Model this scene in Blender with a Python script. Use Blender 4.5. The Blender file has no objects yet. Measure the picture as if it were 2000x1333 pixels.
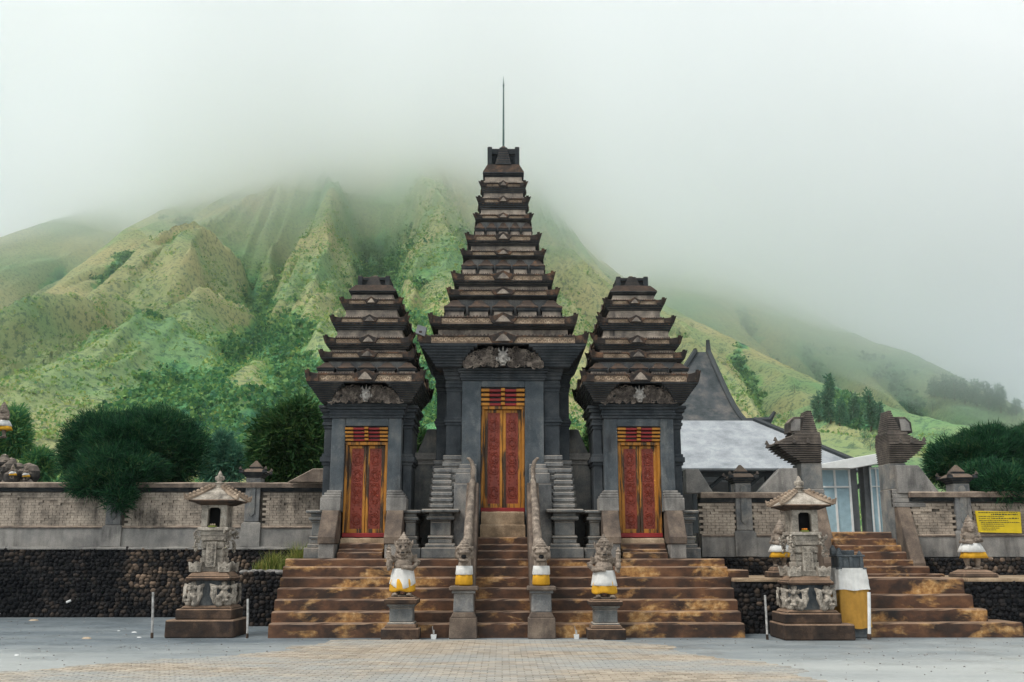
import bpy, math, random
import numpy as np
from mathutils import Vector, Matrix
R = math.radians
rnd = random.Random(7)
nr = np.random.RandomState(11)
S = bpy.context.scene
COL = S.collection

# ------------------------------------------------------------------ camera, sky, sun, exposure
F_PX, PITCH, YAW = 1900.0, R(12.4), R(0.54)
CAM = Vector((0.0, -20.0, 1.6))
Fv = Vector((math.sin(YAW) * math.cos(PITCH), math.cos(YAW) * math.cos(PITCH), math.sin(PITCH)))
Rv = Vector((math.cos(YAW), -math.sin(YAW), 0))
Uv = Rv.cross(Fv)
cam_d = bpy.data.cameras.new("camera"); cam = bpy.data.objects.new("camera", cam_d); COL.objects.link(cam)
cam_d.sensor_width = 36; cam_d.lens = 36 * F_PX / 2000; cam_d.clip_end = 6000; cam_d.clip_start = 0.1
mw = Matrix((Rv, Uv, -Fv)).transposed().to_4x4(); mw.translation = CAM; cam.matrix_world = mw
S.camera = cam
w = bpy.data.worlds.new("World"); S.world = w; w.use_nodes = True
nt = w.node_tree; bg = nt.nodes["Background"]
sky = nt.nodes.new("ShaderNodeTexSky"); sky.sky_type = 'NISHITA'; sky.sun_disc = False
sky.sun_elevation = R(52); sky.sun_rotation = R(236)
mx = nt.nodes.new("ShaderNodeMixRGB"); mx.inputs[0].default_value = 0.91
nt.links.new(sky.outputs[0], mx.inputs[1]); mx.inputs[2].default_value = (8.8, 9.2, 9.05, 1)   # the even overcast layer
nt.links.new(mx.outputs[0], bg.inputs[0]); bg.inputs[1].default_value = 0.104
sd = bpy.data.lights.new("sun", 'SUN'); sd.energy = 2.1; sd.angle = R(16); sd.color = (1, .95, .87)
so = bpy.data.objects.new("sun", sd); COL.objects.link(so)
sun_dir = Vector((math.sin(R(236)) * math.cos(R(52)), math.cos(R(236)) * math.cos(R(52)), math.sin(R(52))))
so.rotation_euler = (sun_dir).to_track_quat('Z', 'Y').to_euler()
vs = S.view_settings; vs.view_transform = 'Standard'; vs.look = 'None'; vs.gamma = 1; vs.exposure = 0.26; vs.use_curve_mapping = False
S.cycles.volume_bounces = 16; S.cycles.max_bounces = 18; S.cycles.transparent_max_bounces = 24
S.cycles.use_denoising = True; S.cycles.diffuse_bounces = 3

# ------------------------------------------------------------------ helpers
def ray(px, py):
    return Fv + Rv * ((px - 1000) / F_PX) + Uv * ((666.5 - py) / F_PX)
def P(px, py, Y):
    d = ray(px, py); return CAM + d * ((Y + 20) / d.y)
def Zp(py, Y, px=983): return P(px, py, Y).z
def Xp(px, Y, py=1083): return P(px, py, Y).x

class B:
    """collects boxes, tubes, blobs ... and links them as ONE mesh object"""
    def __init__(s): s.v = []; s.f = []; s.mi = []; s.m = 0
    def add(s, vs_, fs):
        n = len(s.v); s.v += [tuple(p) for p in vs_]
        s.f += [tuple(i + n for i in f) for f in fs]; s.mi += [s.m] * len(fs)
    def box(s, x0, x1, y0, y1, z0, z1):
        s.add([(x0,y0,z0),(x1,y0,z0),(x1,y1,z0),(x0,y1,z0),(x0,y0,z1),(x1,y0,z1),(x1,y1,z1),(x0,y1,z1)],
              [(0,3,2,1),(4,5,6,7),(0,1,5,4),(1,2,6,5),(2,3,7,6),(3,0,4,7)])
    def fr(s, xc, yc, z0, z1, a, b, ay=None, by=None):       # frustum, half widths a (low) b (high)
        ay = a if ay is None else ay; by = b if by is None else by
        s.add([(xc-a,yc-ay,z0),(xc+a,yc-ay,z0),(xc+a,yc+ay,z0),(xc-a,yc+ay,z0),(xc-b,yc-by,z1),(xc+b,yc-by,z1),(xc+b,yc+by,z1),(xc-b,yc+by,z1)],
              [(0,3,2,1),(4,5,6,7),(0,1,5,4),(1,2,6,5),(2,3,7,6),(3,0,4,7)])
    def prism(s, pts, axis, a, b):                            # polygon pts (2D, ccw) extruded on axis
        def q(p, t):
            return (t, p[0], p[1]) if axis == 'x' else (p[0], t, p[1]) if axis == 'y' else (p[0], p[1], t)
        n = len(pts)
        fs = [tuple(range(n))[::-1], tuple(range(n, 2*n))] + [(i, (i+1) % n, n + (i+1) % n, n + i) for i in range(n)]
        s.add([q(p, a) for p in pts] + [q(p, b) for p in pts], fs)
    def tube(s, pts, rad, seg=6, cap=True):
        pts = [Vector(p) for p in pts]; n = len(pts)
        if not hasattr(rad, '__len__'): rad = [rad] * n
        vs_ = []; up = Vector((0.13, 0.21, 1)).normalized()
        for i, p in enumerate(pts):
            t = (pts[min(i+1, n-1)] - pts[max(i-1, 0)])
            t = t.normalized() if t.length > 1e-9 else Vector((0, 0, 1))
            a = t.cross(up)
            if a.length < .15: a = t.cross(Vector((1, 0, 0)))
            a.normalize(); b = t.cross(a)
            for k in range(seg):
                an = 2 * math.pi * k / seg
                vs_.append(p + (a * math.cos(an) + b * math.sin(an)) * rad[i])
        fs = [(i*seg+k, i*seg+(k+1) % seg, (i+1)*seg+(k+1) % seg, (i+1)*seg+k) for i in range(n-1) for k in range(seg)]
        if cap: fs += [tuple(range(seg))[::-1], tuple(range((n-1)*seg, n*seg))]
        s.add(vs_, fs)
    def ell(s, c, r, seg=10, rings=7, rot=None):
        vs_ = []; c = Vector(c)
        if not hasattr(r, '__len__'): r = (r, r, r)
        for i in range(rings + 1):
            th = math.pi * i / rings
            for k in range(seg):
                ph = 2 * math.pi * k / seg
                p = Vector((r[0]*math.sin(th)*math.cos(ph), r[1]*math.sin(th)*math.sin(ph), r[2]*math.cos(th)))
                if rot: p = rot @ p
                vs_.append(c + p)
        s.add(vs_, [(i*seg+k, (i+1)*seg+k, (i+1)*seg+(k+1) % seg, i*seg+(k+1) % seg) for i in range(rings) for k in range(seg)])
    def lathe(s, prof, c=(0, 0, 0), seg=16, sx=1, sy=1, fold=None):
        vs_ = []
        for (r, z) in prof:
            for k in range(seg):
                an = 2*math.pi*k/seg; rr = r * (1 if fold is None else fold(an, z))
                vs_.append((c[0]+rr*sx*math.cos(an), c[1]+rr*sy*math.sin(an), c[2]+z))
        n = len(prof)
        s.add(vs_, [(i*seg+k, i*seg+(k+1) % seg, (i+1)*seg+(k+1) % seg, (i+1)*seg+k) for i in range(n-1) for k in range(seg)]
              + [tuple(range(seg))[::-1], tuple(range((n-1)*seg, n*seg))])
    def curl(s, x, y, z, r, turns=1.4, dirn=1, a0=0, th=None, n=11):    # spiral scroll in the xz plane standing proud of y
        th = th or r * .26
        pts = []; rad = []
        for i in range(n):
            t = i / (n - 1); an = a0 + dirn * turns * 2 * math.pi * t; rr = r * (1 - .86 * t)
            pts.append((x + rr * math.cos(an), y - th * .6 * t, z + rr * math.sin(an))); rad.append(th * (1 - .45 * t))
        s.tube(pts, rad, 4, False)
    def slab(s, x0, x1, y0, y1, z0, z1, seg=.22, jit=.008):             # long block with worn, uneven edges
        n = max(1, int((x1 - x0) / seg)); vs_ = []
        for i in range(n + 1):
            x = x0 + (x1 - x0) * i / n
            j = [rnd.uniform(-jit, jit) for _ in range(4)]
            c = .018
            ex = 0 if 0 < i < n else 1
            xx = x + (c if i == 0 else -c if i == n else 0)
            vs_ += [(x, y0, z0), (x, y0 + j[0]*.5, z1 - c*1.6 + j[3]*.5), (xx, y0 + c + j[1], z1 + j[2]*.6), (xx, y1, z1), (x, y1, z0)]
        fs = []
        for i in range(n):
            for k in range(5):
                a = i*5+k; b = i*5+(k+1) % 5
                fs.append((a, a+5, b+5, b))
        fs += [tuple(range(5)), tuple(range(n*5, n*5+5))[::-1]]
        s.add(vs_, fs)
    def mesh(s, name, origin=Vector((0, 0, 0)), mats=(), smooth=False):
        me = bpy.data.meshes.new(name)
        o = Vector(origin)
        me.from_pydata([(p[0]-o.x, p[1]-o.y, p[2]-o.z) for p in s.v], [], s.f)
        for m in mats: me.materials.append(m)
        if len(mats) > 1: me.polygons.foreach_set("material_index", s.mi)
        if smooth: me.polygons.foreach_set("use_smooth", [True] * len(s.f))
        me.update(); return me
    def build(s, name, mat, parent=None, bevel=0, smooth=False, label=None, loc=None):
        mats = mat if isinstance(mat, (list, tuple)) else [mat]
        org = ORG(parent) if parent else Vector(loc or (0, 0, 0))
        ob = bpy.data.objects.new(name, s.mesh(name, org, mats, smooth)); COL.objects.link(ob)
        if parent: ob.parent = parent
        else: ob.location = org
        if bevel:
            m = ob.modifiers.new("bevel", 'BEVEL'); m.width = bevel; m.segments = 1; m.limit_method = 'ANGLE'; m.angle_limit = R(40)
        if label: ob['label'] = label
        return ob
def ORG(o):
    v = Vector((0, 0, 0))
    while o: v += o.location; o = o.parent
    return v
def tag(o, label=None, cat=None, group=None, kind=None):
    for k, v in (('label', label), ('category', cat), ('group', group), ('kind', kind)):
        if v: o[k] = v
    return o
def thing(name, label, cat, loc, group=None):
    o = bpy.data.objects.new(name, None); COL.objects.link(o); o.location = loc; o.empty_display_size = .2
    return tag(o, label, cat, group)
def copy_tree(o, parent=None):
    c = o.copy(); COL.objects.link(c)
    if parent: c.parent = parent
    for ch in list(o.children): copy_tree(ch, c)
    return c
def inst(name, me, loc, parent, rot=None, sc=None):
    o = bpy.data.objects.new(name, me); COL.objects.link(o); o.parent = parent
    o.location = Vector(loc) - ORG(parent)
    if rot: o.rotation_euler = rot
    if sc: o.scale = sc
    return o
def np_mesh(name, V, Fc, mat, smooth=False, nside=None):
    me = bpy.data.meshes.new(name); V = np.asarray(V, np.float32); Fc = np.asarray(Fc, np.int32)
    k = Fc.shape[1]; me.vertices.add(len(V)); me.vertices.foreach_set("co", V.ravel())
    me.loops.add(Fc.size); me.loops.foreach_set("vertex_index", Fc.ravel())
    me.polygons.add(len(Fc)); me.polygons.foreach_set("loop_start", np.arange(0, Fc.size, k, dtype=np.int32))
    me.polygons.foreach_set("loop_total", np.full(len(Fc), k, np.int32))
    if smooth: me.polygons.foreach_set("use_smooth", np.ones(len(Fc), bool))
    me.update(calc_edges=True); me.materials.append(mat); return me
def remeshed(b, voxel, mat, name, parent, origin=None, smooth_it=3, label=None):
    """melt overlapping shapes into one continuous carved surface"""
    org = ORG(parent); me = b.mesh(name, org, [mat], True)
    ob = bpy.data.objects.new(name, me); COL.objects.link(ob)
    m = ob.modifiers.new("r", 'REMESH'); m.mode = 'VOXEL'; m.voxel_size = voxel; m.use_smooth_shade = True
    if smooth_it:
        m2 = ob.modifiers.new("s", 'SMOOTH'); m2.factor = .5; m2.iterations = smooth_it
    dg = bpy.context.evaluated_depsgraph_get(); dg.update()
    me2 = bpy.data.meshes.new_from_object(ob.evaluated_get(dg)); ob.modifiers.clear(); ob.data = me2; me2.name = name
    ob.parent = parent
    if label: ob['label'] = label
    return ob
# smooth value noise
_T = nr.rand(256, 256)
def vnoise(x, y):
    xi = np.floor(x).astype(int); yi = np.floor(y).astype(int); fx = x - xi; fy = y - yi
    fx = fx*fx*(3-2*fx); fy = fy*fy*(3-2*fy)
    g = lambda a, b: _T[a & 255, b & 255]
    return (g(xi, yi)*(1-fx)+g(xi+1, yi)*fx)*(1-fy)+(g(xi, yi+1)*(1-fx)+g(xi+1, yi+1)*fx)*fy
def fbm(x, y, o=5):
    r = 0; a = .5
    for i in range(o): r = r + a*vnoise(x*2**i+17.3*i, y*2**i+9.1*i); a *= .5
    return r / (1 - .5**o)

# ------------------------------------------------------------------ materials
class M:
    def __init__(s, name, rough=.85, spec=.3):
        s.m = bpy.data.materials.new(name); s.m.use_nodes = True; s.nt = s.m.node_tree
        s.b = s.nt.nodes["Principled BSDF"]; s.b.inputs["Roughness"].default_value = rough
        s.b.inputs["Specular IOR Level"].default_value = spec; s._p = None
    def n(s, t, **k):
        x = s.nt.nodes.new(t)
        for a, v in k.items(): setattr(x, a, v)
        return x
    def l(s, a, b): s.nt.links.new(a, b)
    def pos(s, scale=(1, 1, 1)):
        g = s.n("ShaderNodeNewGeometry"); mp = s.n("ShaderNodeMapping"); mp.inputs["Scale"].default_value = scale
        s.l(g.outputs["Position"], mp.inputs[0]); return mp.outputs[0]
    def noise(s, sc, det=6, rough=.6, vec=None, dist=0):
        x = s.n("ShaderNodeTexNoise"); x.inputs["Scale"].default_value = sc; x.inputs["Detail"].default_value = det
        x.inputs["Roughness"].default_value = rough; x.inputs["Distortion"].default_value = dist
        s.l(vec if vec is not None else s.pos(), x.inputs["Vector"]); return x.outputs["Fac"]
    def ramp(s, fac, stops, interp='LINEAR'):
        x = s.n("ShaderNodeValToRGB"); x.color_ramp.interpolation = interp; e = x.color_ramp.elements
        while len(e) < len(stops): e.new(.5)
        for i, (p, c) in enumerate(stops):
            e[i].position = p; e[i].color = (*c, 1) if hasattr(c, '__len__') else (c, c, c, 1)
        s.l(fac, x.inputs[0]); return x.outputs[0]
    def mix(s, f, a, b, typ='MIX'):
        x = s.n("ShaderNodeMixRGB", blend_type=typ)
        for i, v in ((0, f), (1, a), (2, b)):
            if hasattr(v, 'links') or hasattr(v, 'is_linked'): s.l(v, x.inputs[i])
            elif i == 0: x.inputs[0].default_value = v
            else: x.inputs[i].default_value = (*v, 1)
        return x.outputs[0]
    def math(s, op, a, b=0):
        x = s.n("ShaderNodeMath", operation=op)
        for i, v in ((0, a), (1, b)):
            if hasattr(v, 'is_linked'): s.l(v, x.inputs[i])
            else: x.inputs[i].default_value = v
        return x.outputs[0]
    def bump(s, h, st=.4, dist=.02):
        x = s.n("ShaderNodeBump"); x.inputs["Strength"].default_value = st; x.inputs["Distance"].default_value = dist
        s.l(h, x.inputs["Height"]); s.l(x.outputs[0], s.b.inputs["Normal"])
    def col(s, c): s.l(c, s.b.inputs["Base Color"]); return s.m
    def norz(s):
        g = s.n("ShaderNodeNewGeometry"); x = s.n("ShaderNodeSeparateXYZ"); s.l(g.outputs["True Normal"], x.inputs[0]); return x.outputs[2]

def stone(name, c0, c1, c2, sc=2.2, streak=.5, streak_c=(.02, .022, .026), fleck=.25, rough=.88, bump=.5, top=None, pale=None):
    m = M(name, rough)
    base = m.ramp(m.noise(sc, 8, .65), [(.3, c0), (.5, c1), (.72, c2)])
    if streak:
        st = m.ramp(m.noise(1.0, 5, .6, m.pos((5, 5, .8))), [(.42, 0), (.7, 1)])
        pt = m.ramp(m.noise(.9, 3, .6), [(.4, 0), (.62, 1)])
        base = m.mix(m.math('MULTIPLY', m.math('MULTIPLY', st, pt), streak), base, streak_c)
    if top:   # patchy paler tint on surfaces that face up
        up = m.ramp(m.norz(), [(.2, 0), (.7, 1)])
        base = m.mix(m.math('MULTIPLY', up, m.ramp(m.noise(4), [(.3, .5), (.6, 1)])), base, top)
    if pale:
        pp = m.ramp(m.noise(1.5, 7, .7, m.pos((1.2, 1.2, .7))), [(.52, 0), (.70, 1)])
        base = m.mix(m.math('MULTIPLY', pp, .55), base, pale)
    fl = m.noise(40, 4, .7)
    base = m.mix(fleck, base, m.ramp(fl, [(.3, 0), (.7, 1)]), 'OVERLAY')
    m.bump(m.mix(.5, m.noise(55, 5, .7), m.noise(9, 5, .7)), bump, .02)
    return m.col(base)

M_ANDESITE = stone("andesite", (.038, .050, .062), (.078, .092, .105), (.15, .158, .16), 1.8, .9, pale=(.24, .245, .24))
M_ANDESITE_D = stone("dark_shaded_andesite", (.022, .029, .036), (.045, .053, .062), (.085, .09, .095), 2.4, .7)  # dark andesite copy: eave shade put into the corbel's colour, pilasters simply darker
M_ANDESITE_L = stone("pale_andesite", (.075, .085, .095), (.15, .155, .155), (.27, .25, .225), 2.2, .85, top=(.32, .28, .24), pale=(.36, .31, .26))
M_CORB = stone("dark_shaded_corbel_stone", (.010, .014, .018), (.024, .029, .034), (.075, .07, .066), 3.5, .5, top=(.16, .115, .085))  # dark stone, deepened further to paint in the shade under the eaves
M_RUST = stone("rusty_roof_stone", (.010, .010, .011), (.034, .026, .022), (.19, .10, .056), 5.5, .6, bump=.8, top=(.07, .05, .04))
M_CREAM = stone("weathered_cream_stone", (.09, .083, .08), (.23, .195, .165), (.44, .37, .305), 3.4, .95, (.025, .024, .027))
M_RELIEF = stone("carved_sandstone", (.13, .085, .06), (.48, .36, .26), (.68, .56, .44), 3.2, .6, (.05, .035, .028))
M_FBACK = stone("frieze_ground_stone", (.10, .07, .05), (.26, .195, .145), (.42, .33, .25), 3.2, .5)
M_SHRINE = stone("shrine_stone", (.10, .09, .08), (.30, .265, .225), (.50, .45, .39), 5, .8, (.025, .024, .024))
M_SHRINE_BR = stone("brown_shrine_stone", (.012, .010, .010), (.042, .027, .020), (.14, .085, .055), 2.6, .7, top=(.24, .16, .11))
M_KALA = stone("kala_stone", (.035, .03, .028), (.12, .10, .088), (.40, .34, .29), 6, .3)
M_KALA_W = stone("pale_kala_stone", (.16, .15, .14), (.34, .32, .30), (.56, .54, .51), 6, .5)  # paler stone tone for the demon face
M_GUARD = stone("guardian_stone", (.07, .058, .05), (.22, .178, .145), (.42, .35, .29), 7, .7, (.02, .017, .015), bump=.9)
M_PLINTH = stone("grey_plinth_stone", (.085, .092, .10), (.17, .172, .175), (.30, .285, .265), 3, .8, (.03, .03, .033), top=(.36, .32, .28), pale=(.36, .32, .28))
M_CONC = stone("grey_concrete", (.12, .12, .12), (.22, .21, .20), (.33, .31, .285), 1.6, .9, (.045, .042, .042), bump=.3)
M_COPE = stone("coping_stone", (.05, .045, .042), (.17, .13, .105), (.36, .29, .235), 2.2, .8, (.02, .02, .022), top=(.36, .29, .23))
M_BRICK = stone("pale_brick", (.13, .112, .095), (.34, .285, .235), (.50, .425, .35), 1.7, .9, (.035, .03, .028), bump=.6)
M_MORTAR = stone("dark_joint", (.035, .03, .027), (.08, .068, .058), (.16, .135, .11), 3, .3)
M_SPLIT = stone("split_gate_stone", (.014, .014, .015), (.052, .047, .044), (.15, .125, .105), 4.5, .7, top=(.22, .18, .15))
M_RAMP = stone("brown_ramp_stone", (.055, .045, .04), (.13, .098, .078), (.25, .195, .15), 2, .6)
M_CURB = stone("tan_ledge", (.10, .07, .045), (.30, .215, .14), (.48, .37, .26), 2, .5)

def step_mat():
    m = M("rust_stained_step", .55, .4)
    base = m.ramp(m.noise(1.6, 7, .65, m.pos((1, 1, 1.5))), [(.3, (.009, .006, .005)), (.44, (.036, .016, .009)), (.58, (.10, .043, .020)), (.75, (.19, .090, .040))])
    pt = m.ramp(m.noise(1.25, 7, .62, m.pos((.95, 1.0, 2.1)), .3), [(.525, 0), (.63, 1)])
    base = m.mix(pt, base, m.ramp(m.noise(9, 6, .7), [(.3, (.16, .062, .016)), (.5, (.38, .20, .065)), (.7, (.62, .42, .21))]))
    up = m.ramp(m.norz(), [(.3, 0), (.8, 1)])
    base = m.mix(m.math('MULTIPLY', up, .75), base, (.30, .20, .135))
    m.bump(m.mix(.5, m.noise(70, 5, .7), m.noise(8, 5, .7)), .6, .02)
    return m.col(base)
M_STEP = step_mat()
def cobble_mat():
    m = M("dark_cobble", .95, .1)
    oi = m.n("ShaderNodeObjectInfo"); g = m.n("ShaderNodeNewGeometry")
    r = m.math('FRACT', m.math('ADD', oi.outputs["Random"], g.outputs["Random Per Island"]))
    big = m.noise(.55, 3, .5)
    f = m.math('ADD', m.math('MULTIPLY', r, .45), m.math('MULTIPLY', m.math('SUBTRACT', big, .38), 1.6))
    c = m.ramp(f, [(.1, (.006, .007, .009)), (.45, (.018, .018, .020)), (.68, (.055, .043, .036)), (.98, (.26, .185, .135))])
    m.bump(m.noise(40, 5, .7), .5, .01)
    return m.col(m.mix(.3, c, m.noise(25, 4, .7), 'OVERLAY'))
M_COBBLE = cobble_mat()
def plain(name, c, rough=.6, spec=.3, metal=0, var=.12, sc=6):
    m = M(name, rough, spec); m.b.inputs["Metallic"].default_value = metal
    lo = tuple(x*(1-var*2) for x in c); hi = tuple(min(1, x*(1+var)) for x in c)
    m.bump(m.noise(40, 4), .15, .005)
    return m.col(m.ramp(m.noise(sc, 5, .6), [(.3, lo), (.7, hi)]))
def cloth(name, c):
    m = M(name, .9, .15)
    f = m.noise(14, 4, .6, m.pos((1, 1, .35)))
    m.bump(f, .5, .03)
    return m.col(m.ramp(m.noise(6, 5), [(.25, tuple(x*.72 for x in c)), (.6, c)]))
M_WHITE = cloth("white_cloth", (.66, .655, .64)); M_YELLOW = cloth("yellow_cloth", (.62, .33, .03)); M_YELLOW2 = cloth("faded_yellow_cloth", (.44, .24, .05))
def paint(name, c, dark, lo=.5, hi=.62, dc=(.025, .016, .012), vs_=(9, 9, .9)):
    m = M(name, .5, .35)
    base = m.ramp(m.noise(3, 5), [(.3, tuple(x*.65 for x in c)), (.7, c)])
    pt = m.ramp(m.noise(1, 6, .62, m.pos(vs_)), [(lo, 0), (hi, 1)])
    m.bump(m.noise(30, 5, .6, m.pos((4, 4, 1))), .3, .01)
    return m.col(m.mix(m.math('MULTIPLY', pt, dark), base, dc))
M_GOLD = paint("worn_gold_paint", (.46, .19, .022), .95, .48, .57)
M_GOLD_C = paint("gold_paint", (.48, .20, .022), .5, .55, .7)
M_RED = paint("dark_red_paint", (.23, .040, .022), .6, .5, .7, (.09, .02, .018))
M_REDB = paint("bright_red_paint", (.27, .018, .020), .5, .6, .8, (.12, .02, .02))
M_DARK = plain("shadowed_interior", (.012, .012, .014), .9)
M_ROD = plain("grey_green_metal", (.05, .09, .09), .5, .4, .3)
M_METAL = plain("painted_grey_metal", (.16, .17, .18), .5)
M_POST = plain("weathered_pale_post", (.42, .41, .40), .7, var=.3, sc=12)
M_PVC = plain("white_plastic", (.72, .73, .73), .5)
M_BLUEW = plain("pale_blue_white_door_paint", (.36, .52, .60), .5, .3, 0, .08)
M_FRAMEW = plain("white_door_frame_paint", (.78, .80, .80), .5, .3, 0, .05)
M_SIGN = plain("yellow_board", (.60, .44, .012), .45, .3, 0, .06)
M_INK = plain("faded_ink", (.06, .07, .03), .7)
M_ROOFD = stone("dark_metal_roof", (.028, .037, .042), (.065, .072, .078), (.15, .135, .125), 1.6, .85, (.016, .028, .032), bump=.3)
M_ROOFL = stone("pale_zinc_roof", (.19, .21, .23), (.30, .32, .345), (.41, .435, .455), 1.4, .5, (.17, .19, .215), bump=.5)
M_RIDGE = plain("dark_roof_ridge", (.03, .037, .042), .6)
M_BARK = stone("bark", (.05, .04, .03), (.11, .085, .06), (.18, .14, .1), 8, 0)
def leaf(name, stops, sc=.6):
    m = M(name, .7, .2)
    g = m.n("ShaderNodeNewGeometry")
    f = m.math('ADD', m.math('MULTIPLY', g.outputs["Random Per Island"], .55), m.math('MULTIPLY', m.noise(sc, 4), .5))
    c = m.ramp(f, stops); m.col(c)
    tr = m.n("ShaderNodeBsdfTranslucent"); m.l(c, tr.inputs[0]); mxs = m.n("ShaderNodeMixShader"); mxs.inputs[0].default_value = .3
    out = m.nt.nodes["Material Output"]; m.l(m.b.outputs[0], mxs.inputs[1]); m.l(tr.outputs[0], mxs.inputs[2]); m.l(mxs.outputs[0], out.inputs[0])
    return m.m
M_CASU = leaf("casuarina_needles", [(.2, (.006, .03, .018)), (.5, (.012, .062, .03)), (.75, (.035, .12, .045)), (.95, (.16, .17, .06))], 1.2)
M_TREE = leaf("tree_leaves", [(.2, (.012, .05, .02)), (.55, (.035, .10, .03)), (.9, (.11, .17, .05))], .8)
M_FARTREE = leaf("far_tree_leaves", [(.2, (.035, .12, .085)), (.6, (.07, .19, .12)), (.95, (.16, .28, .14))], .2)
M_SHRUB = leaf("hillside_shrub_leaves", [(.2, (.025, .11, .065)), (.5, (.07, .22, .085)), (.8, (.20, .34, .10)), (1, (.36, .40, .12))], .03)
M_GRASS = leaf("long_grass", [(.2, (.05, .10, .02)), (.5, (.17, .23, .05)), (.8, (.42, .36, .11)), (1, (.5, .36, .14))], 2)
M_GRASSY = leaf("meadow_grass", [(.2, (.07, .22, .09)), (.5, (.19, .34, .10)), (.8, (.37, .40, .13)), (1, (.48, .42, .19))], .05)

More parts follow.
